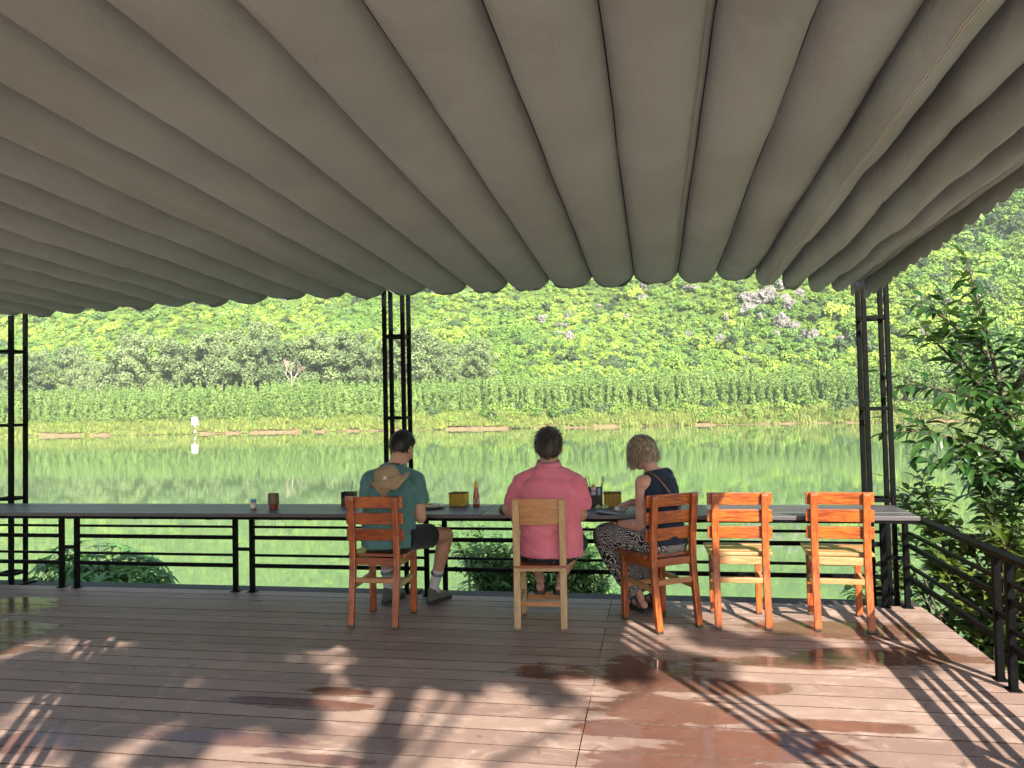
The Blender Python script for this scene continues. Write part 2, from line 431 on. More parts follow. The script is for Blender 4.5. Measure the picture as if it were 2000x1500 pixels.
# side valance with a small wavy hem, on the river-corner side and on the far side
for xs, sgn in ((CREASE[-1]-.008, 1), (CREASE[0]+.006, -1)):
    V = []; F = []; m = 420; rows = 6
    for j in range(m+1):
        y = AW_F+.03+(AW_R-AW_F-.03)*j/m
        ph = ((AW_F-y)/.16) % 1
        hem = .225+.026*abs(sin(pi*ph))**.8+.01*nz(y*.9, 1, sgn)-.018*(AW_F-y)
        for r in range(rows+1):
            q = r/rows
            V.append((xs+sgn*.016*nz(y*2.2, q*2, 5)*q+sgn*.005*nz(y*7, q*3, 1)*q, y, aw_z(y)+.012-(hem+.02)*q))
    for j in range(m):
        for r in range(rows): F.append((j*(rows+1)+r, j*(rows+1)+r+1, (j+1)*(rows+1)+r+1, (j+1)*(rows+1)+r))
    o = aw_part('valance', V, F)
    md = o.modifiers.new('t', 'SOLIDIFY'); md.thickness = .002
# corner flap folded round the front column
V = []; F = []
for j in range(9):
    for r in range(7):
        x = 1.36+.125*j/8; q = r/6
        V.append((x, AW_F+.02+.012*nz(x*9, q*2, 3)*q, 2.385-(.235-.07*j/8)*q*(1+.06*sin(j*1.9))))
for j in range(8):
    for r in range(6): F.append((j*7+r, j*7+r+1, (j+1)*7+r+1, (j+1)*7+r))
aw_part('corner_flap', V, F)
# steel frame above the cloth
COLX, CF, CRr = [1.557, -2.008, -5.575], 5.875, 1.62
for a, b, w, h in [((x, CRr-.1, 2.62), (x, CF+.1, 2.50), .06, .08) for x in COLX]+[((-6.6, CF, 2.56), (1.62, CF, 2.56), .06, .06), ((-6.6, CRr, 2.68), (1.62, CRr, 2.68), .06, .06)]:
    fr = MB().bar(a, b, w, h)
    ob('frame_beam', mesh('frame_beam', [(x, y-AW_F, z-2.3) for x, y, z in fr.V], fr.F, MAT['steel']), awn)
for i, x in enumerate(CREASE[:-1]):  # black guide wires lowered just under the cloth to draw the creases' dark shade line
    w = MB().tube([(x, AW_R, aw_z(AW_R)+.014), (x, CF, 2.50)] if False else [(x, AW_R, aw_z(AW_R)-.002-drop(i)), (x, AW_F-.01, aw_z(AW_F)-.002-drop(i))], .003, 5)
    ob('guide_wire', mesh('guide_wire', [(a, b-AW_F, c-2.3) for a, b, c in w.V], w.F, MAT['steel']), awn)

# ------------------------------------------------------------------ lattice columns
def column(x, y, z0, ztop, label, group):
    r = empty('lattice_column', (x, y, z0), 0, label, 'column', group)
    h = ztop-z0; a = .0755
    for sx in (-1, 1):
        for sy in (-1, 1):
            MB().box((sx*a-.0155, sy*a-.0155, .012), (sx*a+.0155, sy*a+.0155, h), .003).build('post', MAT['steel'], r)
    for zz in (.07-z0, .72-z0, 1.362-z0, 2.01-z0):
        for k in range(4):
            b = MB()
            if k < 2: b.box((-a+.019, (k*2-1)*a-.012, zz-.013), (a-.019, (k*2-1)*a+.012, zz+.013))
            else: b.box((((k-2)*2-1)*a-.012, -a+.019, zz-.013), (((k-2)*2-1)*a+.012, a-.019, zz+.013))
            b.build('brace', MAT['steel'], r)
    MB().box((-.14, -.125, 0), (.14, .14, .012), .002).build('base_plate', MAT['steel'], r)
    return r
G = 'lattice columns of the awning frame'
c = column(COLX[0], CF, -.03, 2.50, 'black lattice column at the railing corner next to the leafy tree', G)
c = column(COLX[1], CF, -.03, 2.50, 'black lattice column behind the man in the teal shirt', G)
c = column(COLX[2], CF, -.03, 2.50, 'black lattice column beside the round palmate bush', G)
for x in COLX: column(x, CRr, .0005, 2.62, 'black lattice column at the rear edge of the awning', 'rear lattice columns')
# outer beam that carries the front columns beyond the deck boards
ob_ = MB().box((-7.4, 5.745, -.23), (1.80, 6.03, -.0315)).build('deck_beam', MAT['joist'], deck)
for (px, py, ph) in [(-6.5, 5.88, 3.6), (-5.575, 5.88, 3.6), (-3.8, 5.88, 3.6), (-2.0, 5.88, 3.6), (-.2, 5.88, 3.6), (1.557, 5.88, 3.6)]:
    MB().box((px-.1, py-.1, -ph), (px+.1, py+.1, -.232)).build('deck_pile', MAT['joist'], deck)

# ------------------------------------------------------------------ railings
RH = .655
def railing(label, pairs, ends, axis, pos, toprail, extra=None):
    """pairs: centre positions of the double posts along the axis"""
    r = empty('railing', (0, 0, 0), 0, label, 'railing')
    def P(u, v, z): return (u, pos+v, z) if axis == 'x' else (pos+v, u, z)
    def bx(name, u0, u1, v0, v1, z0, z1, bev=0):
        a, b = P(u0, v0, z0), P(u1, v1, z1)
        lo = tuple(min(p, q) for p, q in zip(a, b)); hi = tuple(max(p, q) for p, q in zip(a, b))
        return MB().box(lo, hi, bev).build(name, MAT['steel'], r)
    half = .0725; pw = .0175
    edges = []
    for c in pairs:
        for s in (-1, 1):
            bx('post', c+s*half-pw, c+s*half+pw, -pw, pw, .001, RH-.025, .003)
            bx('foot_plate', c+s*half-.034, c+s*half+.034, -.03, .03, .0005, .006)
        bx('spacer', c-half+pw, c+half-pw, -.012, .012, .325, .35)
    bounds = sorted(pairs)
    spans = []
    prev = ends[0]
    for c in bounds:
        spans.append((prev, c-half-pw)); prev = c+half+pw
    spans.append((prev, ends[1]))
    for a, b in spans:
        if b-a < .1: continue
        for z, h in ((.515, .018), (.43, .03), (.29, .018), (.207, .03)):
            bx('rail', a, b, -.011, .011, z-h/2, z+h/2)
    if toprail: bx('handrail', ends[0], ends[1], -.032, .032, RH-.025, RH, .003)
    return r
railing('long black steel railing under the bar table along the river edge', [-6.43, -4.845, -3.257, -1.665, -.08, 1.6], (-7.4, 1.655), 'x', 5.70, True)
railing('black steel railing sloping away beside the leafy tree', [4.225, 2.6, 1.0, -.6], (-2.2, 5.66), 'y', 1.682, True)

# ------------------------------------------------------------------ bar table
TZ = .69
bar = empty('bar_table', (-2.6, 5.5, RH), 0, 'long dark plank bar table fixed along the top of the railing', 'table')
def tp(name, mb, mat): return ob(name, mesh(name, [(x+2.6, y-5.5, z-RH) for x, y, z in mb.V], mb.F, mat), bar)
for y0, y1 in ((5.205, 5.385), (5.391, 5.571), (5.580, 5.77)):
    for x0, x1 in ((-7.4, -4.302), (-4.298, -1.202), (-1.198, 1.62)):
        tp('plank', MB().box((x0, y0, TZ-.026+rng.uniform(-.0008, 0)), (x1, y1, TZ+rng.uniform(-.0008, .0003)), .003), MAT['table'])
for x in (-5.6, -5.05, -4.46, -3.89, -3.28, -2.76, -2.48, -1.42, -.42, .27, .97, 1.5):
    m = MB().bar((x, 5.24, TZ-.04), (x, 5.66, TZ-.053), .04, .024, w2=.04, h2=.05)
    tp('support_arm', m, MAT['steel'])
tp('edge_angle', MB().box((-7.4, 5.212, TZ-.046), (1.60, 5.236, TZ-.028)), MAT['steel'])

# ------------------------------------------------------------------ chairs
def bent(pts, w, h):
    """square post through points (y, z) at x=0, w across, h deep"""
    V = []; F = []
    for (y, z) in pts:
        for sx, sy in ((-1,-1),(1,-1),(1,1),(-1,1)): V.append((sx*w/2, y+sy*h/2, z))
    for i in range(len(pts)-1):
        for k in range(4): F.append((i*4+k, i*4+(k+1) % 4, (i+1)*4+(k+1) % 4, (i+1)*4+k))
    F.append((3, 2, 1, 0)); n = 4*(len(pts)-1); F.append((n, n+1, n+2, n+3))
    return V, F
def bevel_ob(o, w=.003):
    b = o.modifiers.new('b', 'BEVEL'); b.width = w; b.segments = 2; b.limit_method = 'ANGLE'; b.angle_limit = radians(35); return o
def slat_chair(loc, rz, label, seatmat, group='orange slat-back chairs'):
    r = empty('slat_chair', loc, rz, label, 'chair', group)
    L = MAT['orange_leg']
    for s in (-1, 1):
        pts = [(-.215, 0), (-.195, .16), (-.172, .34), (-.165, .45), (-.17, .60), (-.188, .76), (-.197, .835), (-.194, .852)]
        V, F = bent(pts, .044, .034)
        me = mesh('rear_post', V, F, L); bevel_ob(ob('rear_post', me, r, (s*.153, 0, 0)), .006)
        bevel_ob(MB().bar((s*.15, .172, 0), (s*.152, .172, .448), .040, .040).build('leg', L, r), .004)
        bevel_ob(MB().bar((s*.153, -.16, .255), (s*.152, .152, .275), .022, .032).build('stretcher', MAT['seatwood'], r))
        bevel_ob(MB().bar((s*.150, -.15, .415), (s*.150, .152, .418), .02, .058).build('apron', MAT['orange'], r))
    for z0 in (.560, .668, .776):
        yy = -.150-(z0-.52)*.105
        o = MB().box((-.2, -.009, 0), (.2, .009, .078)).build('slat', MAT['orange'], r, False, (0, yy+.008, z0)); o.rotation_euler = (.09, 0, 0); bevel_ob(o, .004)
    for k in range(5):
        y0 = -.140+k*.0705
        o = MB().box((-.2, y0, .449), (.2, y0+.067, .471+rng.uniform(-.001, .001))).build('seat_slat', seatmat, r); bevel_ob(o, .004)
    bevel_ob(MB().box((-.13, .162, .39), (.13, .182, .448)).build('apron', MAT['orange'], r))
    bevel_ob(MB().box((-.13, -.172, .40), (.13, -.152, .447)).build('apron', seatmat, r))
    bevel_ob(MB().box((-.131, -.186, .285), (.131, -.166, .317)).build('stretcher', MAT['seatwood'], r))
    bevel_ob(MB().box((-.131, .163, .215), (.131, .183, .245)).build('stretcher', MAT['seatwood'], r))
    return r
slat_chair((-1.84, 5.04, .0005), radians(-1), 'orange slat-back chair carrying the man in the teal shirt', MAT['red'])
slat_chair((0.0, 5.165, .0005), radians(35.5), 'orange slat-back chair turned aside under the woman in zebra trousers', MAT['red'])
slat_chair((.515, 5.262, .0005), radians(1), 'empty orange slat-back chair between the woman and the other empty chair', MAT['seatwood'])
slat_chair((1.135, 5.278, .0005), radians(-4), 'empty orange slat-back chair closest to the railing corner', MAT['seatwood'])
def plain_chair(loc, rz):
    r = empty('school_chair', loc, rz, 'pale wooden chair with brown plywood backrest under the man in pink', 'chair')
    for s in (-1, 1):
        V, F = bent([(-.195, 0), (-.18, .2), (-.165, .40), (-.175, .62), (-.195, .832)], .044, .030)
        bevel_ob(ob('rear_post', mesh('rear_post', V, F, MAT['pale']), r, (s*.148, 0, 0)), .004)
        bevel_ob(MB().bar((s*.136, .185, 0), (s*.136, .185, .392), .036, .036).build('leg', MAT['pale'], r), .004)
        bevel_ob(MB().bar((s*.142, -.165, .345), (s*.138, .167, .345), .02, .06).build('apron', MAT['pale'], r))
        bevel_ob(MB().bar((s*.145, -.17, .175), (s*.138, .168, .17), .02, .03).build('stretcher', MAT['pale'], r))
    V = []; F = []
    for k in range(13):
        x = -.175+.35*k/12; y = -.166-.010*(1-(x/.175)**2)
        for z, lean in ((.672, 0), (.838, -.017)):
            V += [(x, y+lean-.006, z), (x, y+lean+.006, z)]
    for k in range(12):
        a = 4*k; b = a+4
        F += [(a, b, b+2, a+2), (b+1, a+1, a+3, b+3), (a, a+1, b+1, b), (a+2, b+2, b+3, a+3)]
    F += [(0, 2, 3, 1), (48, 49, 51, 50)]
    ob('backrest', mesh('backrest', V, F, MAT['ply']), r)
    bevel_ob(MB().box((-.17, -.182, .393), (.17, .215, .412)).build('seat', MAT['red'], r), .005)
    bevel_ob(MB().box((-.127, -.19, .375), (.127, -.172, .396)).build('apron', MAT['pale'], r))
    bevel_ob(MB().box((-.126, -.193, .155), (.126, -.170, .187)).build('stretcher', MAT['ply'], r))
    V = []; F = []
    for k in range(11):
        x = -.118+.236*k/10; dz = .022*(1-(x/.118)**2)
        V += [(x, .19, .105), (x, .206, .105), (x, .19, .135+dz), (x, .206, .135+dz)]
    for k in range(10):
        a = 4*k; b = a+4; F += [(a, b, b+2, a+2), (b+1, a+1, a+3, b+3), (a+2, b+2, b+3, a+3), (a, a+1, b+1, b)]
    F += [(0, 2, 3, 1), (40, 41, 43, 42)]
    ob('foot_board', mesh('foot_board', V, F, MAT['ply']), r)
    return r
plain_chair((-.757, 5.068, .0005), radians(5))
# ------------------------------------------------------------------ vegetation helpers
def np_mesh(name, V, F, mat):
    me = bpy.data.meshes.new(name); n = len(F); k = F.shape[1]
    me.vertices.add(len(V)); me.vertices.foreach_set('co', V.astype(np.float32).ravel())
    me.loops.add(n*k); me.loops.foreach_set('vertex_index', F.astype(np.int32).ravel())
    me.polygons.add(n); me.polygons.foreach_set('loop_start', np.arange(0, n*k, k, dtype=np.int32))
    me.update(calc_edges=True); setmat(me, mat); return me
def unit(v): return v/np.maximum(1e-9, np.linalg.norm(v, axis=1, keepdims=True))
def leaf_cloud(g, centers, radii, n, size, squash=.8, up=.35, aspect=1.7, shell=.55):
    """n leaf-cluster quads spread through lumps"""
    centers = np.array(centers, float); radii = np.array(radii, float)
    pw = radii**2; idx = g.choice(len(centers), n, p=pw/pw.sum())
    d = unit(g.normal(size=(n, 3))); rr = (shell+(1-shell)*g.random(n))**.8
    P = centers[idx]+d*(radii[idx]*rr)[:, None]*np.array([1, 1, squash])
    N = unit(d+g.normal(size=(n, 3))*.65+np.array([0, 0, up]))
    A = unit(np.cross(N, g.normal(size=(n, 3)))); B = np.cross(N, A)
    s = size*(.6+.8*g.random(n))[:, None]
    V = np.stack([P-A*s*aspect*.5, P+B*s*.42+A*s*.05, P+A*s*aspect*.5-N*s*.12, P-B*s*.42+A*s*.05], 1).reshape(-1, 3)
    F = np.arange(n*4).reshape(-1, 4)
    return V, F
def proto(name, me):
    return bpy.data.objects.new(name, me)
def scatter(name, pts, scl, rot, idx, protos, kind='stuff'):
    """one object that carries many instances of a few plants"""
    me = bpy.data.meshes.new(name); me.from_pydata([tuple(p) for p in pts], [], [])
    for nm, ty, arr in (('scl', 'FLOAT_VECTOR', np.array(scl)), ('rot', 'FLOAT_VECTOR', np.array(rot)), ('pick', 'INT', np.array(idx))):
        a = me.attributes.new(nm, ty, 'POINT')
        if ty == 'INT': a.data.foreach_set('value', arr.astype(np.int32))
        else: a.data.foreach_set('vector', arr.astype(np.float32).ravel())
    o = ob(name, me); tag(o, kind=kind)
    coll = bpy.data.collections.new(name+'_sources')
    for i, p in enumerate(protos):
        p.name = '%s_source_%02d' % (name, i); coll.objects.link(p)
    ng = bpy.data.node_groups.new(name, 'GeometryNodeTree')
    ng.interface.new_socket('Geometry', in_out='INPUT', socket_type='NodeSocketGeometry')
    ng.interface.new_socket('Geometry', in_out='OUTPUT', socket_type='NodeSocketGeometry')
    N = ng.nodes.new; L = ng.links.new
    gi = N('NodeGroupInput'); go = N('NodeGroupOutput'); ip = N('GeometryNodeInstanceOnPoints'); ci = N('GeometryNodeCollectionInfo')
    ci.inputs['Collection'].default_value = coll; ci.inputs['Separate Children'].default_value = True; ci.inputs['Reset Children'].default_value = True
    def attr(nm, dt):
        a = N('GeometryNodeInputNamedAttribute'); a.data_type = dt; a.inputs['Name'].default_value = nm; return a.outputs['Attribute']
    L(gi.outputs[0], ip.inputs['Points']); L(ci.outputs[0], ip.inputs['Instance']); ip.inputs['Pick Instance'].default_value = True
    L(attr('pick', 'INT'), ip.inputs['Instance Index']); L(attr('rot', 'FLOAT_VECTOR'), ip.inputs['Rotation']); L(attr('scl', 'FLOAT_VECTOR'), ip.inputs['Scale'])
    L(ip.outputs[0], go.inputs[0])
    o.modifiers.new('scatter', 'NODES').node_group = ng
    return o
g = np.random.default_rng(11)
MAT['scrub'] = m_leaf('hill_scrub', (.145, .25, .045), (.32, .44, .07), .7, 0, None, .08, .1, (.145, .265, .05), .03)
MAT['dark_tree'] = m_leaf('hill_dark_tree', (.055, .10, .04), (.09, .155, .055), .6, 0, None, .05, .25)
MAT['plant_tree'] = m_leaf('young_plantation_leaf', (.125, .215, .055), (.20, .305, .08), .6, 0, None, .04, .25)
MAT['grey_tree'] = m_leaf('old_plantation_leaf', (.135, .20, .08), (.215, .29, .115), .6, 0, None, .03, .25)
MAT['bank_shrub'] = m_leaf('bank_shrub_leaf', (.10, .19, .035), (.20, .30, .05), .6, 0, None, .2, .25)
MAT['grass'] = m_leaf('bank_grass', (.13, .20, .045), (.28, .32, .085), .7, 0, None, .15, .2)
MAT['bark'] = plain('pale_bark', (.20, .165, .125), .9, 0, .2, .25, 3)
MAT['barkd'] = plain('dark_bark', (.075, .055, .04), .85, 0, .2, .3, 14, .4)

# hill scrub
def bush_mesh(k, n=420, size=.62, nl=7, flat=.75):
    cs = []; rs = []
    for _ in range(nl):
        a = g.random()*2*pi; q = sqrt(g.random())*1.5
        cs.append((q*cos(a), q*sin(a), .55+g.random()*1.3*(1-q/2.2))); rs.append(.65+g.random()*.75)
    V, F = leaf_cloud(g, cs, rs, n, size, flat)
    return V, F
protos = []
MAT['scrub2'] = m_leaf('hill_scrub_cool', (.11, .21, .055), (.20, .325, .08), .7, 0, None, .08, .1)
for k in range(7):
    V, F = bush_mesh(k, 850, .36); protos.append(proto('scrub', np_mesh('scrub', V, F, MAT['scrub'] if k < 5 else MAT['scrub2'])))
for k in range(2):
    V, F = bush_mesh(k, 800, .42, 9, .95); protos.append(proto('scrub', np_mesh('scrub', V, F, MAT['dark_tree'])))
ROCKS = [(38.1, 303.8, 11.7, 5.9), (43.6, 302.8, 9.7, 6.8), (48.5, 299.1, 7.6, 5.7), (50.6, 296.0, 6.6, 4.7), (35.6, 299.9, 7.7, 5.8), (46.0, 290.3, 7.0, 5.6), (49.6, 286.5, 5.5, 4.0), (39.2, 293.1, 2.6, 5.6), (55.1, 279.5, 5.3, 4.4), (52.2, 282.0, 3.6, 3.6), (62.7, 276.3, 3.8, 2.1), (59.0, 274.7, 4.3, 2.1), (-43.4, 308.3, 7.5, 4.2), (-39.4, 310.0, 6.3, 3.8), (-32.9, 311.7, 5.4, 4.6), (-35.6, 303.7, 8.1, 2.0), (-30.6, 288.6, 5.0, 5.0), (-35.5, 293.7, 3.9, 2.8), (-9.5, 309.9, 3.3, 3.3), (24.5, 286.6, 5.6, 4.8), (-2.2, 326.6, 6.5, 4.3), (-3.4, 319.9, 4.6, 3.8), (16.2, 318.8, 8.3, 2.9), (28.0, 299.1, 2.7, 4.2), (43.2, 284.9, 3.3, 3.3), (54.3, 300.6, 4.6, 3.4), (56.2, 296.5, 3.0, 2.3), (69.1, 294.8, 3.7, 1.9), (49.8, 305.8, 7.8, 3.9), (39.1, 275.7, 3.5, 2.5), (31.3, 274.3, 3.2, 1.4), (-21.2, 319.3, 3.4, 2.1), (-58.5, 316.0, 2.1, 1.7), (-83.5, 310.0, 3.0, 1.7), (91.2, 288.8, 2.5, 3.9), (81.8, 272.7, 2.0, 2.4), (88.0, 274.8, 2.7, 2.4), (101.1, 289.1, 4.3, 2.5), (119.5, 290.4, 3.5, 2.5), (-137.3, 316.4, 1.8, 1.3), (13.5, 294.1, 3.4, 2.7), (-51.7, 295.2, 2.4, 1.6), (11.7, 311.2, 4.1, 3.2)]
pts = []; scl = []; rot = []; idx = []
ymin, ymax = 242.0, 535.0
for _ in range(52000):
    py = ymin+(ymax-ymin)*g.random()**1.25
    px = g.uniform(-py*1.08-40, py*.56+50)
    if -330 < px < -62 and py < 254: continue
    if any(abs(px-rx) < w*.36 and -3.2 < py-ry < 1.0 for (rx, ry, w, h) in ROCKS) and g.random() < .62: continue
    pn = nz(px*.035, py*.035, 2.0)+.5*nz(px*.11, py*.11, 5); far = min(1, max(0, (px-60)/60))
    s = g.uniform(.30, .85)*(2.1 if g.random() < .04 else (1.4 if g.random() < .16 else 1))*(1+.5*max(0, nz(px*.05, py*.05, 9)))*(1+.45*far)
    dark = (g.random() < .05+.16*far*(pn > .05)) or (pn > .66)
    pts.append((px, py, hill(px, py)-.2)); scl.append((s*1.1, s*1.1, s*g.uniform(.75, 1.35)*(1.25 if dark else 1)))
    rot.append((-.2+g.normal()*.25, g.normal()*.25, g.uniform(0, 6.28))); idx.append(int(7+g.integers(2)) if dark else int(g.integers(7)))
tag(scatter('hill_scrub', pts, scl, rot, idx, protos), 'bright green scrub covering the steep hillside', 'scrub')

# limestone boulders
def m_rock():
    t = NT('limestone'); p = t.pos(); n1 = t.noise(p, .55, 6, .7, .4); n2 = t.noise(t.mapv(p, (1, 1, .35)), 1.6, 5, .65)
    c = t.ramp(n1, (.32, (.08, .076, .068)), (.5, (.21, .20, .18)), (.7, (.34, .325, .295)))
    c = t.mix(t.rng(n2, .55, .66), c, (.06, .058, .055)); t.bump(n2, 1.0, .6); return t.set(c, .9, spec=.2)
MAT['rock'] = m_rock()
def rock_mesh(seed, w, h):
    bm = bmesh.new(); bmesh.ops.create_icosphere(bm, subdivisions=4, radius=1)
    for v in bm.verts:
        c = v.co.copy(); q = c*1.3+Vector((seed*3.1, seed, 0))
        f = 1+.35*noise.noise(q)+.22*noise.noise(q*2.6)+.12*noise.noise(q*6)
        cell = noise.voronoi(q*1.8)[0]; f += .38*(cell[1]-cell[0])-.15
        v.co = Vector((c.x*f*w*.5, c.y*f*max(w, h)*.42, c.z*f*h*.62))
    me = bpy.data.meshes.new('boulder'); bm.to_mesh(me); bm.free(); me.materials.append(MAT['rock']); return me
for i, (x, y, w, h) in enumerate(ROCKS):
    big = w*h > 25
    o = ob('boulder', rock_mesh(i, w*.85, h*.85), None, (x, y-.6, hill(x, y-.6)+h*.16), g.uniform(-.4, .4))
    if x > 20 and x < 70: lab = 'broad pale limestone outcrop on the hill above the empty chairs' if big else 'small limestone rock around the broad outcrop above the empty chairs'
    elif x <= 20 and x > -45: lab = 'limestone rock poking from scrub on the hill above the pink shirted man' if big else 'small limestone rock in scrub above the pink shirted man'
    elif x >= 70: lab = 'pale limestone rock on the hill beyond the corner column'
    else: lab = 'tiny pale rock in the scrub left of the rock group above the pink man'
    tag(o, lab, 'rock', 'limestone rocks on the hillside')

# dark bushy trees on the hill
def tree_parts(n, size, h, r, mat, bark, lumps=11, slim=1.0, low=.35, name='tree'):
    cs = []; rs = []
    for _ in range(lumps):
        a = g.random()*2*pi; zz = low+(1-low)*g.random()**.8; q = r*(.75*(1-((zz-.6)/.65)**2)+.1)*sqrt(g.random())*slim
        cs.append((q*cos(a), q*sin(a), zz*h*.93)); rs.append(r*(.30+.28*g.random())*(1.05-.45*zz))
    V, F = leaf_cloud(g, cs, rs, n, size, .85, .3)
    crown = np_mesh('crown', V, F, mat)
    mb = MB(); mb.tube([(0, 0, -.8), (.05*r, .02*r, h*.3), (-.03*r, .05*r, h*.62), (0, 0, h*.85)], [.028*h**.8, .022*h**.8, .014*h**.8, .004*h**.8], 6)
    for c in cs[:6]:
        zb = max(h*.2, c[2]-r*.7); mb.tube([(0, 0, zb), (c[0]*.5, c[1]*.5, (zb+c[2])/2+.1), c], [.012*h**.8, .008*h**.8, .003], 5)
    return crown, mb.mesh('trunk', bark)
def put_tree(name, parts, loc, s, rz, label, cat, group):
    r = empty(name, loc, rz, label, cat, group); r.scale = (s[0], s[0], s[1])
    ob('crown', parts[0], r); ob('trunk', parts[1], r); return r
DT = [tree_parts(700, .75, 6.5, 3.2, MAT['dark_tree'], MAT['barkd'], 14, 1.0, .15) for _ in range(3)]
for i, (x, y) in enumerate([(-89.1, 336.4), (-99.3, 334.0), (-42.2, 316.0), (-13.8, 318.6), (34.5, 305.2), (56.7, 286.7), (33.6, 285.2), (5.1, 293.6), (27.1, 282.5), (132.4, 363.1), (133.6, 351.0), (99.1, 307.1), (147.5, 360.3), (136.7, 322.6), (61.0, 269.6), (48.4, 271.3), (-27.3, 269.6), (-42.2, 271.4), (-152.8, 304.0), (-228.3, 317.9)]):
    s = g.uniform(.55, .95)
    lab = 'dark green bushy tree on the steep hill beyond the corner column' if x > 90 else ('dark green bushy tree among the rocks above the empty chairs' if x > 20 else ('dark green bushy tree on the hill above the three diners' if x > -60 else 'dark green bushy tree high in scrub behind the grey tree belt'))
    put_tree('hill_tree', DT[i % 3], (x, y-1, hill(x, y-1)-.2), (s, s*.95), g.uniform(0, 6), lab, 'tree', 'dark trees on the hillside')

# belt of tall grey-green trees at the foot of the hill
GT = [tree_parts(5200, .36, 17, 4.8, MAT['grey_tree'], MAT['bark'], 34, 1.05, .32) for _ in range(5)]
x = -292.0; i = 0
while x < -52:
    yy = g.uniform(236, 252); s = g.uniform(1.02, 1.42)*(1 if x < -66 else .85)*(.86 if x < -190 else 1)
    put_tree('belt_tree', GT[i % 5], (x, yy, hill(x, yy)-.3), (s, s*g.uniform(.92, 1.1)), g.uniform(0, 6), 'tall grey-green tree with a thin pale trunk in the belt at the hill foot', 'tree', 'tree belt at the foot of the hill')
    x += g.uniform(2.9, 5.0); i += 1
# a leafless pale tree that stands out of the belt
mb = MB(); random.seed(4)
def twig(p, d, l, r, lev):
    q = p+d*l; mb.tube([p, (p+q)/2+Vector((random.uniform(-.1, .1), 0, .05))*l*.3, q], [r, r*.8, r*.55], 5)
    if lev > 0:
        for _ in range(3):
            nd = (d+Vector((random.uniform(-.8, .8), random.uniform(-.5, .5), random.uniform(-.1, .5)))).normalized(); twig(q-d*l*random.uniform(0, .4), nd, l*.66, r*.55, lev-1)
twig(Vector((0, 0, 0)), Vector((.03, 0, 1)), 6.5, .26, 4)
bare = empty('bare_tree', (-116, 233.5, hill(-116, 233.5)-.3), 0, 'leafless pale dead tree standing in the grey-green tree belt', 'tree')
mb.build('trunk', plain('dead_wood', (.46, .38, .32), .9), bare)

# young plantation: front row as single trees, the rest as one mass
def young(n=700):
    cs = []; rs = []; h = 7.5
    for k in range(10):
        zz = .28+.72*k/9; q = .55*(1-zz)+.1; a = g.random()*6.28
        cs.append((q*cos(a), q*sin(a), zz*h)); rs.append(.95*(1.12-zz)+.22)
    V, F = leaf_cloud(g, cs, rs, n, .25, 1.05, .25, 2.0)
    mb = MB(); mb.tube([(0, 0, -.3), (.05, 0, 3), (0, 0, 7)], [.07, .05, .02], 5)
    return np_mesh('crown', V, F, MAT['plant_tree']), mb.mesh('trunk', MAT['bark'])
YT = [young() for _ in range(5)]
def rows_y(x):
    q = min(1, max(0, (x+90)/60)); return shore(x)+6.6+4.6*q*q*(3-2*q)
n = 0; x = -222.0
while x < 105 and n < 150:
    yy = rows_y(x)+g.uniform(-.6, .6); s = g.uniform(.75, 1.08)*(1.02+.2*nz(x*.05, yy*.05, 3))
    put_tree('young_tree', YT[n % 5], (x, yy, hill(x, yy)-.3), (s, s*g.uniform(.9, 1.1)), g.uniform(0, 6), 'slender young tree in the front row of the plantation along the bank', 'tree', 'front row of the young plantation')
    x += g.uniform(1.7, 2.7); n += 1
pts = []; scl = []; rot = []; idx = []
row = 0; d = 2.4
while d < 40:
    x = -300.0-d*1.2
    while x < 150:
        px = x+g.uniform(-.5, .5); py = rows_y(px)+d+g.uniform(-.5, .5); s = g.uniform(.78, 1.12)*(1.04+.2*nz(px*.05, py*.05, 3)+.12*nz(px*.2, 1, 3))
        pts.append((px, py, hill(px, py)-.1)); scl.append((s, s, s*g.uniform(.88, 1.08))); rot.append((0, 0, g.uniform(0, 6.28))); idx.append(int(g.integers(5)))
        x += 2.0
    d += 2.9 if d > 9 else 2.4
pp = []
for c_, t_ in YT:
    pp.append(proto('p', c_))
tag(scatter('plantation_wood', pts, scl, rot, idx, pp), 'dense mass of young plantation trees behind the front row', 'wood')

# shrubs and grass on the far bank
SH = [bush_mesh(k, 650, .32, 8, .9) for k in range(4)]
SH = [np_mesh('foliage', V, F, MAT['bank_shrub']) for V, F in SH]
SHD = []
for k in range(2):
    V, F = bush_mesh(k, 420, .5, 9, .9); SHD.append(np_mesh('foliage', V, F, MAT['dark_tree']))
x = -225.0; i = 0
while x < 110:
    d = 3.2+8*g.random()**.8; yy = shore(x)+d; s = g.uniform(.45, 1.05)*(1.25 if x > -70 else .85)*(.5+.5*min(1, d/7))
    dk = g.random() < .22
    o = ob('bank_shrub', SHD[i % 2] if dk else SH[i % 4], None, (x, yy, hill(x, yy)-.2), g.uniform(0, 6)); o.scale = (s*1.2, s, s*g.uniform(.8, 1.3))
    tag(o, 'dark leafy shrub on the far bank below the young plantation' if dk else 'light green leafy shrub on the far bank below the plantation', 'shrub', 'shrubs on the far bank')
    x += g.uniform(.5, 1.8) if x > -70 else g.uniform(.9, 2.2); i += 1
tp_ = []
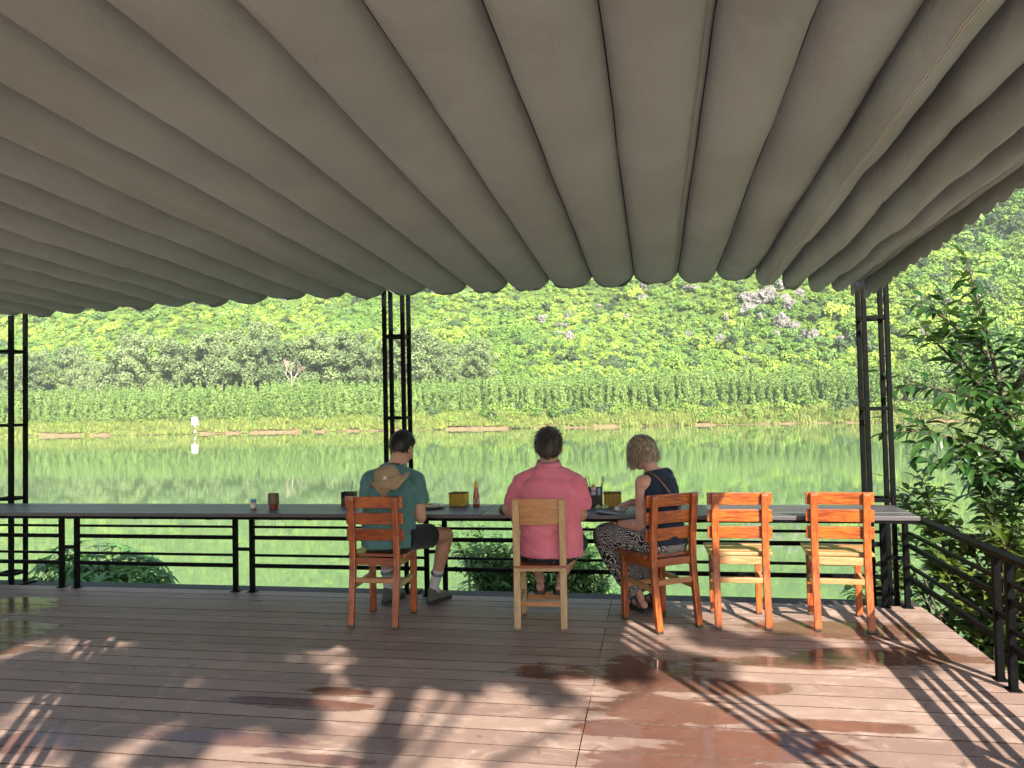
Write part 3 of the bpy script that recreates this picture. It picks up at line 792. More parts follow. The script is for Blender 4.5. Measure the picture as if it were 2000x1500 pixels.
for k in range(4):
    n = 60; P = g.normal(size=(n, 3))*np.array([.55, .5, 0]); hgt = g.uniform(.35, 1.1, n); ln = g.normal(size=(n, 2))*.28
    a = g.random(n)*6.28; wv = np.stack([np.cos(a), np.sin(a), np.zeros(n)], 1)*.055
    top = P+np.stack([ln[:, 0], ln[:, 1], hgt], 1); mid = P*.5+top*.5+np.array([0, 0, .08])
    V = np.stack([P-wv, P+wv, mid+wv*.8, top], 1).reshape(-1, 3); V2 = V
    tp_.append(proto('g', np_mesh('grass', V, np.arange(n*4).reshape(-1, 4), MAT['grass'])))
pts = []; scl = []; rot = []; idx = []
for _ in range(17000):
    x = g.uniform(-235, 118); d = g.uniform(.9, 13)
    if .5*nz(x*.10, d*.22, 3)+.6*nz(x*.45, d*.6, 1) < -.2+(.30 if d < 3 else -.2): continue
    yy = shore(x)+d; s = g.uniform(.6, 1.3)
    pts.append((x, yy, hill(x, yy)-.05)); scl.append((s*1.3, s*1.3, s)); rot.append((0, 0, g.uniform(0, 6.28))); idx.append(int(g.integers(4)))
tag(scatter('bank_grass', pts, scl, rot, idx, tp_), 'dry yellow-green grass on the far river bank', 'grass')

# river marker: white board on a striped pole standing in the shallows
mk = empty('river_marker', (-113.3, 175.5, -4.2), 0, 'white square marker board on a banded pole by the far shore', 'sign')
mkw = plain('marker_white', (.82, .82, .82), .5); mkd = plain('marker_dark', (.08, .085, .10), .6)
for k in range(5): MB().tube([(0, 0, k*.62), (0, 0, k*.62+.62)], .13, 10).build('pole_band', mkw if k % 2 == 0 else mkd, mk)
MB().box((-.85, -.06, 3.1), (.85, .06, 5.05), .02).build('board', mkw, mk)
m = MB()
m.box((-.07, -.072, 3.75), (.07, -.062, 4.35)); m.bar((-.3, -.068, 3.85), (0, -.068, 4.55), .1, .01, (0, 1, 0)); m.bar((.3, -.068, 3.85), (0, -.068, 4.55), .1, .01, (0, 1, 0))
m.build('board_mark', plain('marker_blue', (.45, .52, .70), .5), mk)
# ------------------------------------------------------------------ near plants
MAT['leaf_glossy'] = m_leaf('glossy_dark_leaf', (.016, .052, .013), (.042, .10, .02), .30, .18, (.12, .24, .03), 3, .5)
MAT['leaf_low'] = m_leaf('low_shrub_leaf', (.025, .065, .016), (.07, .135, .028), .35, .25, (.20, .30, .03), 4, .5, (.10, .13, .025))  # leaf greens of the low shrub by the railing
MAT['leaf_palm'] = m_leaf('palmate_leaf', (.075, .20, .065), (.15, .31, .09), .35, .25, (.14, .32, .05), 3, .5)
MAT['leaf_narrow'] = m_leaf('narrow_leaf', (.10, .23, .08), (.20, .36, .11), .4, .25, (.20, .36, .07), 3, .45)
def leaf_geo(length, width, droop=.25, fold=.25, tip=1.0):
    V = []; st = [0, .15, .38, .62, .84, 1.0]; wd = [.03, .62, 1.0, .82, .40*tip, .0]
    for t, w in zip(st, wd):
        x = t*length; z = -droop*length*t*t; hw = w*width/2
        V += [(x, -hw, z+fold*hw), (x, 0, z), (x, hw, z+fold*hw)]
    F = []
    for i in range(len(st)-1):
        a = 3*i; b = a+3
        if i < len(st)-2: F += [(a, a+1, b+1, b), (a+1, a+2, b+2, b+1)]
        else: F += [(a, a+1, b+1), (a+1, a+2, b+1)]
    return V, F
def leaf_mat4(p, d, upv, roll, s):
    d = Vector(d).normalized(); y = Vector(upv).cross(d)
    if y.length < 1e-3: y = d.orthogonal()
    y.normalize(); z = d.cross(y)
    R = Matrix((d, y, z)).transposed().to_4x4() @ Matrix.Rotation(roll, 4, 'X')
    return Matrix.Translation(p) @ R @ Matrix.Diagonal((s, s, s, 1))
CAMP = Vector((0, 0, 1.42))
def make_plant(name, loc, label, cat, wood, wood_mat, leaves, variants, leaf_mat, n_single=300):
    """leaves: list of Matrix in world space; the largest-looking become single parts, the rest one mass"""
    loc = Vector(loc); r = empty(name, loc, 0, label, cat)
    wood.V = [tuple(Vector(v)-loc) for v in wood.V]; wood.build('stem', wood_mat, r, True)
    rr = random.Random(3)
    fwd_ = Vector((-sin(YAW), cos(YAW), 0))
    def key(m):
        d = m.translation-CAMP; dep = d.dot(fwd_); sid = abs(d.dot(r0)/max(dep, .1))
        return dep+(20 if sid > .68 else 0)
    leaves = sorted(leaves, key=key)
    vm = [mesh('leaf', V, F, leaf_mat, True) for V, F in variants]
    for m in leaves[:n_single]:
        o = ob('leaf', vm[rr.randrange(len(vm))], r); o.matrix_local = Matrix.Translation(-loc) @ m
    rest = leaves[n_single:]
    if rest:
        VV = []; FF = []
        for m in rest:
            V, F = variants[rr.randrange(len(variants))]; n0 = len(VV); mm = Matrix.Translation(-loc) @ m
            VV += [tuple(mm @ Vector(v)) for v in V]; FF += [tuple(i+n0 for i in f) for f in F]
        tag(ob('foliage', mesh('foliage', VV, FF, leaf_mat, True), r), kind='stuff')
    return r
def grow_twigs(mb, paths, rr, every, tw_len, nleaf, leaves, scale=(.8, 1.2), updir=.35, start=.25, rad=.006, droop=.35, spread=1.0, bias=Vector((0, 0, 0))):
    for path in paths:
        pts = [Vector(p) for p in path]
        L = sum((pts[i+1]-pts[i]).length for i in range(len(pts)-1)); s = L*start
        def at(s):
            for i in range(len(pts)-1):
                l = (pts[i+1]-pts[i]).length
                if s <= l or i == len(pts)-2: return pts[i]+(pts[i+1]-pts[i])*min(1, s/l), (pts[i+1]-pts[i]).normalized()
                s -= l
        while s <= L+.001:
            p, t = at(s)
            end = s > L-every
            d = (t*(1.6 if end else .55)+Vector((rr.uniform(-1, 1), rr.uniform(-1, 1), rr.uniform(-.6, 1)))*spread*.75+Vector((0, 0, updir))+bias).normalized()
            ln = rr.uniform(*tw_len); k = 5; q = p.copy(); tp2 = [q.copy()]
            dd = d.copy()
            for j in range(k):
                dd = (dd+Vector((rr.uniform(-.2, .2), rr.uniform(-.2, .2), rr.uniform(-.22, .10)))).normalized(); q = q+dd*ln/k; tp2.append(q.copy())
            mb.tube(tp2, [rad*(1-.16*j) for j in range(k+1)], 5)
            for j in range(nleaf):
                u = .12+.88*(j+.5)/nleaf; f = u*k; i0 = min(int(f), k-1); pp = tp2[i0].lerp(tp2[i0+1], f-i0); tt = (tp2[i0+1]-tp2[i0]).normalized()
                side = tt.cross(Vector((0, 0, 1)))
                if side.length < .1: side = Vector((1, 0, 0))
                side.normalize(); a = (1 if j % 2 else -1)*rr.uniform(.6, 1.3)
                ld = (tt*rr.uniform(.35, .9)+side*a+Vector((0, 0, rr.uniform(-droop-.35, .25)))).normalized()
                if j == nleaf-1: ld = (tt+Vector((0, 0, -.2))).normalized()
                leaves.append(leaf_mat4(pp, ld, (rr.uniform(-.25, .25), rr.uniform(-.25, .25), 1), rr.uniform(-.5, .5), rr.uniform(*scale)))
            s += every*rr.uniform(.7, 1.3)
VAR_BROAD = [leaf_geo(.115, .044, .22, .3), leaf_geo(.125, .048, .40, .35), leaf_geo(.10, .042, .1, .2)]
# tall tree beside the side railing
rr = random.Random(21); mb = MB(); leaves = []
base = (3.35, 6.2, -2.2)
trunk = [base, (3.2, 6.25, -1.0), (3.02, 6.3, .1), (2.76, 6.4, .83), (2.62, 6.4, 1.33), (2.51, 6.4, 1.88), (2.43, 6.4, 2.27), (2.40, 6.4, 2.44)]
mb.tube(trunk, [.06, .05, .036, .026, .018, .012, .008, .004], 9)
BR = [[(2.62, 6.4, 1.33), (2.36, 6.3, 1.57), (2.12, 6.2, 1.80), (1.99, 6.12, 1.90)], [(2.7, 6.4, 1.05), (2.34, 6.2, 1.43), (2.02, 6.05, 1.50), (1.82, 5.98, 1.56)],
      [(2.80, 6.4, .75), (2.42, 6.15, 1.04), (2.1, 6.0, 1.14), (1.80, 5.92, 1.20)], [(2.76, 6.4, .83), (2.95, 6.2, 1.3), (3.05, 6.1, 1.75)],
      [(2.9, 6.35, .5), (3.1, 6.0, .95), (3.25, 5.8, 1.35)], [(2.62, 6.4, 1.33), (2.85, 6.5, 1.75), (2.95, 6.5, 2.1)], [(2.95, 6.32, .35), (2.75, 5.95, .75), (2.6, 5.7, 1.0)],
      [(2.51, 6.4, 1.75), (2.3, 6.45, 1.98), (2.15, 6.45, 2.12)], [(2.7, 6.4, 1.1), (2.55, 6.65, 1.5), (2.45, 6.75, 1.75)]]
for b in BR: mb.tube(b, [.017, .013, .009, .005][:len(b)], 7)
BR += [[(2.9, 6.3, .6), (3.0, 5.9, .8), (2.95, 5.6, 1.05)], [(2.8, 6.4, .75), (2.62, 6.1, 1.05), (2.45, 5.9, 1.35)], [(2.62, 6.4, 1.33), (2.78, 6.2, 1.6), (2.8, 6.1, 1.9)], [(2.9, 6.35, .5), (2.6, 6.2, .8), (2.25, 6.1, .92), (2.0, 6.0, .95)], [(2.7, 6.4, 1.0), (2.9, 6.1, 1.2), (2.85, 5.9, 1.5)], [(2.55, 6.4, 1.6), (2.4, 6.25, 1.85), (2.25, 6.2, 2.05)]]
grow_twigs(mb, BR, rr, .055, (.13, .30), 7, leaves, (.85, 1.3), .2, .15, .0036, .5, .85)
grow_twigs(mb, [trunk[3:]], rr, .09, (.12, .26), 7, leaves, (.85, 1.25), .2, .25, .0036, .5, .75)
make_plant('leafy_tree', base, 'tall dark leafed tree rising outside the side railing', 'tree', mb, MAT['barkd'], leaves, VAR_BROAD, MAT['leaf_glossy'])
# tangled lower shrub under that tree, along the railing
rr = random.Random(5); mb = MB(); leaves = []; base = (2.55, 5.9, -2.3); paths = []
ends = [(1.93, 6.5, .62), (2.1, 6.6, .72), (2.42, 6.5, .86), (2.66, 6.2, .82), (2.9, 6.1, .9), (2.26, 6.4, .40), (2.4, 6.0, .42), (2.65, 5.7, .45), (2.1, 6.3, .1), (1.9, 6.45, .22), (1.98, 6.2, -.25), (2.3, 5.9, -.15), (2.2, 5.5, -.15), (2.35, 5.2, .0), (2.5, 5.3, .35), (1.75, 6.55, -.05), (1.6, 6.6, -.12), (2.05, 5.9, -.5), (2.1, 5.2, -.55), (2.6, 4.8, .1), (2.85, 5.4, .6), (2.25, 4.7, -.5), (2.45, 6.2, .6), (2.8, 5.9, .2)]
for e in ends:
    e = Vector(e); b = Vector(base)+Vector((rr.uniform(-.35, .35), rr.uniform(-.5, .4), rr.uniform(0, .5)))
    m1 = b.lerp(e, .45)+Vector((rr.uniform(-.15, .15), rr.uniform(-.15, .15), .1)); m2 = b.lerp(e, .78)+Vector((rr.uniform(-.1, .1), rr.uniform(-.1, .1), .08))
    p = [b, m1, m2, e]; paths.append(p); mb.tube(p, [.026, .018, .011, .005], 7)
for _ in range(26):      # bare arching stems seen behind the rails
    a = Vector((rr.uniform(1.95, 2.7), rr.uniform(5.0, 6.3), rr.uniform(-1.4, -.5))); e = a+Vector((rr.uniform(-.4, .25), rr.uniform(-.2, .5), rr.uniform(.5, 1.1)))
    e.x = max(e.x, 1.86); mb.tube([a, a.lerp(e, .5)+Vector((rr.uniform(-.08, .08), 0, .1)), e], [.012, .009, .004], 6)
grow_twigs(mb, paths, rr, .034, (.12, .28), 9, leaves, (.75, 1.25), .2, .45, .0035, .4, 1.1)
leaves = [m for m in leaves if m.translation.x > 1.80 or m.translation.y > 6.15]
make_plant('tangled_shrub', base, 'tangled leafy shrub pressing against the side railing and corner column', 'shrub', mb, MAT['barkd'], leaves, VAR_BROAD, MAT['leaf_low'])
# round bush with palmate leaves below the deck edge
FAR = 1.28
def out(p): return Vector((p[0]*FAR, p[1]*FAR, 1.42+(p[2]-1.42)*FAR))
rr = random.Random(9); mb = MB(); leaves = []; base = (-7.1, 9.3, -3.1)
for k in range(300):
    a = rr.uniform(0, 6.28); q = sqrt(rr.random()); zz = rr.random()
    p = out((-5.78+.95*q*cos(a), 7.15+.55*q*sin(a), -.70+ .86*sqrt(max(0, 1-q*q))*(.45+.55*zz)))
    b = Vector((-7.1+rr.uniform(-.2, .2), 9.2, -2.2)); mb.tube([base, b, p], [.02, .012, .003], 5)
    n = rr.randint(6, 8); ax = (p-out((-5.7, 7.15, -.95))).normalized()
    for j in range(n):
        th = 6.28*j/n+rr.uniform(-.2, .2); e1 = ax.orthogonal().normalized(); e2 = ax.cross(e1)
        d = e1*cos(th)+e2*sin(th)+ax*rr.uniform(-.1, .45)
        leaves.append(leaf_mat4(p, d, ax, rr.uniform(-.2, .2), rr.uniform(1.1, 1.7)))
VAR_PALM = [leaf_geo(.115, .034, .35, .25), leaf_geo(.13, .036, .25, .25)]
make_plant('palmate_bush', base, 'round bush of palmate leaves below the deck edge beside a column', 'bush', mb, MAT['barkd'], leaves, VAR_PALM, MAT['leaf_palm'])
# feathery narrow-leaved bush behind the pink shirt
rr = random.Random(13); mb = MB(); leaves = []; base = (-1.3, 9.5, -3.1); paths = []
ends = [(-1.9+1.5*rr.random(), 7.0+.3*rr.random(), -.45+.62*rr.random()) for _ in range(16)]+[(-1.85, 7.0, .18), (-1.65, 7.0, .28), (-1.4, 7.0, .22), (-1.2, 7.05, .2), (-1.0, 7.0, .16), (-.8, 7.0, .12), (-.6, 7.0, .1), (-.45, 7.0, -.02), (-1.75, 7.1, .02), (-1.5, 7.1, .05), (-1.2, 7.1, 0), (-.95, 7.0, -.08), (-.7, 7.0, -.12), (-.5, 7.0, -.2), (-1.3, 7.0, -.12), (-1.05, 7.1, -.3), (-.75, 7.05, -.35), (-.5, 7.1, -.4), (-1.6, 7.0, -.02), (-.9, 7.2, -.2), (-.35, 7.0, -.3), (-1.15, 7.0, -.4)]
for e in ends:
    e = out(e); b = Vector(base)+Vector((rr.uniform(-.1, .1), rr.uniform(-.1, .1), 0)); m1 = Vector((-1.22+(e.x+1.22)*.35, 9.35, -1.6)); p = [b, m1, m1.lerp(e, .6)+Vector((0, 0, .06)), e]
    paths.append(p); mb.tube(p, [.024, .016, .010, .004], 6)
grow_twigs(mb, paths, rr, .03, (.13, .30), 9, leaves, (.8, 1.3), .4, .60, .0028, .25, 1.0)
VAR_NARROW = [leaf_geo(.105, .024, .25, .2), leaf_geo(.12, .027, .4, .2)]
make_plant('feathery_bush', base, 'bush of fine narrow leaves below the deck behind the pink shirted man', 'bush', mb, MAT['barkd'], leaves, VAR_NARROW, MAT['leaf_narrow'])
st = MB().tube([(-2.18, 8.9, -3.4), (-2.195, 8.9, -.3)], .016, 7).build('stake', plain('stake_green', (.13, .20, .11), .7))
tag(st, 'thin upright garden stake holding the feathery bush', 'stake')

# shade tree on the land side: it dapples the deck
rr = random.Random(17); gg = np.random.default_rng(31)
base = Vector((3.0, -5.6, -.5)); r = empty('shade_tree', base, 0, 'broad shade tree on the bank behind the deck', 'tree'); mb = MB()
limb = [(3.0, -5.6, -.55), (2.7, -5.2, 1.2), (2.3, -4.7, 2.6), (1.9, -4.4, 4.2), (1.4, -4.2, 5.6), (.9, -4.0, 6.8)]
mb.tube(limb, [.16, .14, .12, .10, .07, .03], 10)
mb.tube([(2.3, -4.7, 2.6), (1.55, -2.35, 3.5), (1.72, -2.32, 4.0), (2.15, -2.47, 4.8), (2.4, -2.9, 6.0)], [.10, .08, .075, .07, .04], 9)
cs = []; rs = []
def deckspot(x, y, z): t = z/sun_dir.z; return (x+sun_dir.x*t, y+sun_dir.y*t, z)
SHADE = [(-2.9, 3.9, .62), (-2.6, 3.35, .5), (-3.5, 3.75, .5), (-2.35, 4.15, .5), (-2.1, 3.5, .42), (-3.3, 3.2, .3), (-1.72, 3.4, .26), (-2.9, 2.7, .28), (-2.5, 4.6, .5), (-1.5, 4.35, .5), (-1.15, 4.15, .42), (-2.05, 3.0, .24), (-.8, 4.25, .42), (-.3, 4.35, .4), (-3.0, 4.5, .4), (-4.2, 3.9, .6), (-4.2, 4.7, .6), (-3.6, 5.1, .5), (-1.6, 4.9, .4), (-.9, 4.75, .4), (-1.95, 3.85, .36), (-1.5, 4.0, .34), (-4.6, 3.4, .4), (-3.8, 2.3, .4), (-2.4, 2.3, .25), (-1.5, 2.6, .15), (.15, 4.35, .35), (-.55, 3.85, .2), (-4.1, 3.1, .35), (-2.0, 1.7, .5), (-3.0, 1.5, .6), (-.75, 2.3, .3),
         (-.4, 5.75, .5), (-.05, 5.45, .42), (-.8, 5.95, .45), (-.65, 6.25, .35), (.75, 4.75, .34), (.35, 4.85, .3), (1.25, 4.55, .22)]
for (x, y, rad) in SHADE:
    z = rr.uniform(4.6, 6.4); c = deckspot(x, y, z); cs.append(tuple(Vector(c)-base)); rs.append(rad*.62)
    tgt = Vector(c); src = Vector(limb[rr.randrange(3, 6)]); mb.tube([src, src.lerp(tgt, .5)+Vector((0, 0, .25)), tgt], [.03, .02, .008], 5)
mb.V = [tuple(Vector(v)-base) for v in mb.V]
V, F = leaf_cloud(gg, cs, rs, 8600, .105, .8, .4, 1.9, .15)
ob('crown', np_mesh('crown', V, F, MAT['leaf_glossy']), r); mb.build('trunk', MAT['barkd'], r, True)

# ------------------------------------------------------------------ things on the bar table
def thing1(name, mb, mat, loc, label, cat, group=None, smooth=True, rz=0):
    o = mb.build(name, mat, None, False, loc, rz)
    if smooth: autosmooth(o)
    return tag(o, label, cat, group)
T = TZ+.0005
glass = NT('amber_glass').set((.62, .38, .16), .08, spec=.5, **{'Transmission Weight': .75, 'IOR': 1.45})
# spice jar with blue lid
j = empty('spice_jar', (-3.03, 5.45, T), 0, 'small spice jar with blue lid standing near the brown tumbler', 'jar')
autosmooth(MB().lathe([(0, 0), (.021, 0), (.0225, .004), (.0225, .046), (.019, .053)], 20).build('jar_body', plain('jar_spice', (.52, .36, .22), .2, 0, .5, .15, 90), j))
autosmooth(MB().lathe([(.020, .052), (.0215, .053), (.0215, .072), (.019, .075), (0, .075)], 20).build('lid', plain('blue_plastic', (.06, .17, .38), .4), j))
MB().lathe([(.0229, .012), (.0229, .036)], 20).build('jar_label', plain('white_label', (.7, .66, .6), .6), j)
# brown tumbler
def m_rib():
    t = NT('brown_ribbed'); v = t.coord(); w = t.n('TexWave', wave_type='BANDS', bands_direction='X'); t.l(v, w.inputs[0]); w.inputs['Scale'].default_value = 60
    c = t.ramp(w.outputs['Fac'], (.2, (.05, .032, .014)), (.8, (.15, .105, .05))); return t.set(c, .5)
j = empty('brown_tumbler', (-2.875, 5.47, T), 0, 'brown ribbed tumbler with a red foot standing near the spice jar', 'tumbler')
autosmooth(MB().lathe([(.033, .03), (.041, .036), (.042, .112), (.040, .116), (.037, .113), (.036, .04), (0, .04)], 28).build('cup', m_rib(), j))
autosmooth(MB().lathe([(0, 0), (.030, 0), (.033, .006), (.031, .016), (.036, .03), (.0, .03)], 28).build('foot', plain('dark_red_plastic', (.22, .03, .02), .3), j))
# woven baskets
def m_weave():
    t = NT('yellow_weave'); v = t.coord(); ch = t.n('TexChecker'); t.l(t.mapv(v, (1, 1, 1), rot=(0, 0, 0)), ch.inputs[0]); ch.inputs['Scale'].default_value = 130
    br = t.n('TexBrick'); t.l(t.mapv(v, (1, 1, 1), rot=(pi/2, 0, 0)), br.inputs[0]); br.inputs['Scale'].default_value = 42; br.inputs['Mortar Size'].default_value = .07; br.offset = .5
    br.inputs['Color1'].default_value = (.78, .55, .06, 1); br.inputs['Color2'].default_value = (.68, .46, .05, 1); br.inputs['Mortar'].default_value = (.46, .30, .035, 1)
    n = t.noise(v, 120, 3); c = t.mix(t.rng(n, .55, .7, 0, .4), br.outputs[0], (.30, .18, .02))
    return t.set(c, .55)
MAT['weave'] = m_weave(); MAT['weave_dot'] = plain('weave_dark_strip', (.07, .045, .012), .6); MAT['tissue'] = plain('white_tissue', (.8, .8, .78), .9)
def basket(x, y, rz, label):
    r = empty('woven_basket', (x, y, T), rz, label, 'basket', 'yellow woven tissue baskets')
    w, d, h, th = .062, .048, .094, .004
    bevel_ob(MB().box((-w, -d, 0), (w, d, .004)).build('floor_panel', MAT['weave'], r), .001)
    for s in (-1, 1):
        MB().box((-w, s*d-th/2, .004), (w, s*d+th/2, h)).build('side_panel', MAT['weave'], r)
        MB().box((s*w-th/2, -d+th/2, .004), (s*w+th/2, d-th/2, h)).build('side_panel', MAT['weave'], r)
        dots = MB()
        for a in range(6):
            for b in range(5):
                cx = -w+.0135+a*.0195; cz = .016+b*.0165+(.006 if a % 2 else 0)
                dots.box((cx-.0042, s*d-th/2-.0015, cz-.004), (cx+.0042, s*d+th/2+.0015, cz+.004))
        dots.build('dark_weave', MAT['weave_dot'], r)
    rim = MB()
    for s in (-1, 1):
        rim.tube([(-w, s*d, h+.001), (w, s*d, h+.001)], .0042, 6); rim.tube([(s*w, -d, h+.001), (s*w, d, h+.001)], .0042, 6)
    rim.build('rim', MAT['weave_dot'], r, True)
    MB().box((-w+.006, -d+.006, .0045), (w-.006, d-.006, .085)).build('tissue_pile', MAT['tissue'], r)
    return r
basket(-1.475, 5.70, radians(-6), 'yellow woven tissue basket beside the chilli sauce bottle')
basket(-.315, 5.70, radians(4), 'yellow woven tissue basket beside the black condiment caddy')
# chilli sauce bottle
def sauce(loc, rz, label):
    r = empty('sauce_bottle', loc, rz, label, 'bottle')
    autosmooth(MB().lathe([(0, 0), (.022, 0), (.0245, .004), (.0245, .062), (.0235, .075), (.020, .10), (.0155, .125), (.0125, .138), (0, .138)], 24).build('bottle_body', NT('chilli_sauce').set((.42, .045, .012), .12, spec=.5, **{'Coat Weight': .5}), r))
    autosmooth(MB().lathe([(.0135, .137), (.0155, .139), (.0155, .158), (.0125, .163), (.0075, .176), (.004, .196), (.002, .203), (0, .203)], 20).build('cap', plain('yellow_plastic', (.75, .42, .02), .35), r))
    MB().lathe([(.0250, .016), (.0250, .060)], 24).build('label_band', plain('cream_label', (.62, .45, .36), .5, 0, .5, .3, 60), r)
    m = MB()
    for k in range(7):
        a = radians(-90-30+k*10); b = radians(-90-30+(k+1)*10); R = .0253
        m.add([(R*cos(a), R*sin(a), .046), (R*cos(b), R*sin(b), .046), (R*cos(b), R*sin(b), .054), (R*cos(a), R*sin(a), .054)], [(0, 1, 2, 3)])
    for k in range(12):
        a = 6.283*k/12; b = 6.283*(k+1)/12; R = .0254
        def pt(u, v): th = -pi/2+u/R; return (R*cos(th), R*sin(th), .031+v)
        m.add([pt(0, 0), pt(.0095*cos(a), .0095*sin(a)), pt(.0095*cos(b), .0095*sin(b))], [(0, 1, 2)])
    m.build('label_print', plain('label_red', (.40, .03, .03), .5), r)
    return r
sauce((-1.335, 5.68, T), .2, 'red chilli sauce bottle with a yellow nozzle cap')
# plates
def plate(loc, label, r=.105, tilt=(0, 0, 0), food=None):
    p = empty('plate', loc, 0, label, 'plate'); p.rotation_euler = tilt
    autosmooth(MB().lathe([(0, .0), (r*.55, 0), (r*.6, .003), (r*.95, .016), (r, .019), (r*.985, .0215), (r*.93, .0195), (r*.6, .007), (0, .0055)], 36).build('dish', plain('white_china', (.72, .73, .74), .15), p))
    MB().lathe([(r*.995, .0195), (r*1.004, .0205), (r*.99, .0222)], 36).build('rim_band', plain('rim_grey', (.16, .20, .28), .3), p)
    if food:
        m = MB(); q = random.Random(2)
        for k in range(22):
            a = q.uniform(0, 6.28); d = r*.62*sqrt(q.random()); c = Vector((d*cos(a), d*sin(a), .010+q.uniform(0, .012)))
            m.bar(c, c+Vector((q.uniform(-.03, .03), q.uniform(-.03, .03), q.uniform(0, .012))), .012, .008)
        m.build('food', food, p)
    return p
plate((-1.655, 5.55, T), 'white plate of food on the table by the man in teal', .115, (0, 0, 0), plain('noodle_food', (.55, .34, .12), .5, 0, .5, .4, 80))
# condiment caddies
def caddy(loc, rz, label, small=False):
    r = empty('condiment_caddy', loc, rz, label, 'caddy'); k = .8 if small else 1
    w, d, h, th = .066*k, .045*k, .135*k, .004; m = plain('caddy_dark', (.022, .012, .010), .35)
    MB().box((-w, -d, 0), (w, d, .005)).build('floor_panel', m, r)
    for s in (-1, 1):
        MB().box((-w, s*d-th/2, .005), (w, s*d+th/2, h if s > 0 else h*.62)).build('side_panel', m, r)
        MB().box((s*w-th/2, -d+th/2, .005), (s*w+th/2, d-th/2, h)).build('side_panel', m, r)
    return r
caddy((-.455, 5.68, T), .03, 'black condiment caddy packed with sauces and chopsticks')
caddy((-2.34, 5.66, T), 0, 'dark condiment caddy half hidden by the man in teal', True)
stick = plain('chopstick_wood', (.06, .035, .02), .5)
def chop(b, t, label, group): tag(MB().tube([b, t], [.0022, .0032], 6).build('chopstick', stick), label, 'chopstick', group)
for dx, tx in ((-.015, -.035), (-.008, -.014)): chop((-.455+dx, 5.705, T+.006), (-.455+tx-.02, 5.715, T+.215), 'dark chopstick leaning from the middle of the packed caddy', 'chopsticks in the middle of the caddy')
for dx, tx in ((.03, .072), (.036, .082)): chop((-.455+dx, 5.705, T+.006), (-.455+tx, 5.72, T+.212), 'dark chopstick leaning out beside the yellow basket', 'chopsticks at the side of the caddy')
chop((-2.335, 5.66, T+.006), (-2.315, 5.67, T+.19), 'dark chopstick in the half hidden caddy', None)
for i, (dx, hh) in enumerate(((-.052, .175), (-.042, .20), (-.034, .16))):
    m = MB().bar((-.455+dx+.008, 5.693+.004*i, T+.006), (-.455+dx-.012, 5.70+.006*i, T+hh), .011, .003, w2=.014, h2=.003)
    tag(m.build('spoon_handle', plain('steel_cutlery', (.35, .37, .40), .25, 1)), 'steel cutlery handle sticking out of the packed caddy', 'cutlery', 'cutlery in the caddy')
o = empty('squeeze_bottle', (-.452, 5.672, T+.0055), 0, 'white and pink squeeze bottle with yellow cap inside the packed caddy', 'bottle')
autosmooth(MB().lathe([(0, 0), (.022, 0), (.0235, .003), (.0235, .118), (.018, .13), (0, .13)], 20).build('bottle_body', plain('white_pack', (.72, .68, .72), .4), o))
autosmooth(MB().lathe([(.0237, .10), (.0237, .116), (.019, .128)], 20).build('pink_band', plain('pink_band', (.60, .25, .42), .4), o))
autosmooth(MB().lathe([(.012, .13), (.013, .132), (.013, .152), (.0, .156)], 16).build('cap', plain('yellow_cap', (.70, .45, .03), .4), o))
tag(bevel_ob(MB().box((-.487-.014, 5.645, T+.0055), (-.487+.010, 5.669, T+.108)).build('sauce_pack', plain('red_pack', (.42, .03, .04), .35))), 'red sauce pack standing in the packed caddy', 'packet')
tag(bevel_ob(MB().box((-.418, 5.643, T+.0055), (-.398, 5.667, T+.132)).build('paper_pack', plain('blue_pack', (.42, .55, .78), .4))), 'pale blue paper pack standing in the packed caddy', 'packet')
# lime wedges
limem = plain('lime_flesh', (.56, .66, .30), .3, 0, .5, .2, 60); limes = plain('lime_skin', (.16, .30, .04), .35)
def wedge(loc, rz, tilt, label):
    r = empty('lime_wedge', loc, rz, label, 'lime', 'lime wedges'); m = MB(); sk = MB(); n = 10; R = .027
    V = [(0, -R, .002), (0, R, .002)]
    arc = []
    for i in range(n+1):
        la = -pi/2+pi*i/n
        for j in range(5):
            th = radians(10+j*20); arc.append((R*cos(la)*cos(th)*1.0, R*1.1*sin(la), R*cos(la)*sin(th)))
    F = [(i*5+j, i*5+j+1, (i+1)*5+j+1, (i+1)*5+j) for i in range(n) for j in range(4)]
    sk.add(arc, F).build('peel', limes, r, True)
    for j in (0, 4):
        VV = [arc[i*5+j] for i in range(n+1)]; m.add(VV, [tuple(range(n+1)) if j == 0 else tuple(range(n+1))[::-1]])
    m.build('flesh', limem, r)
wedge((-.408, 5.56, T), 2.6, 0, 'cut lime wedge lying against the other wedge in front of the caddy'); wedge((-.362, 5.555, T), 2.2, 0, 'cut lime wedge in front of the yellow basket')
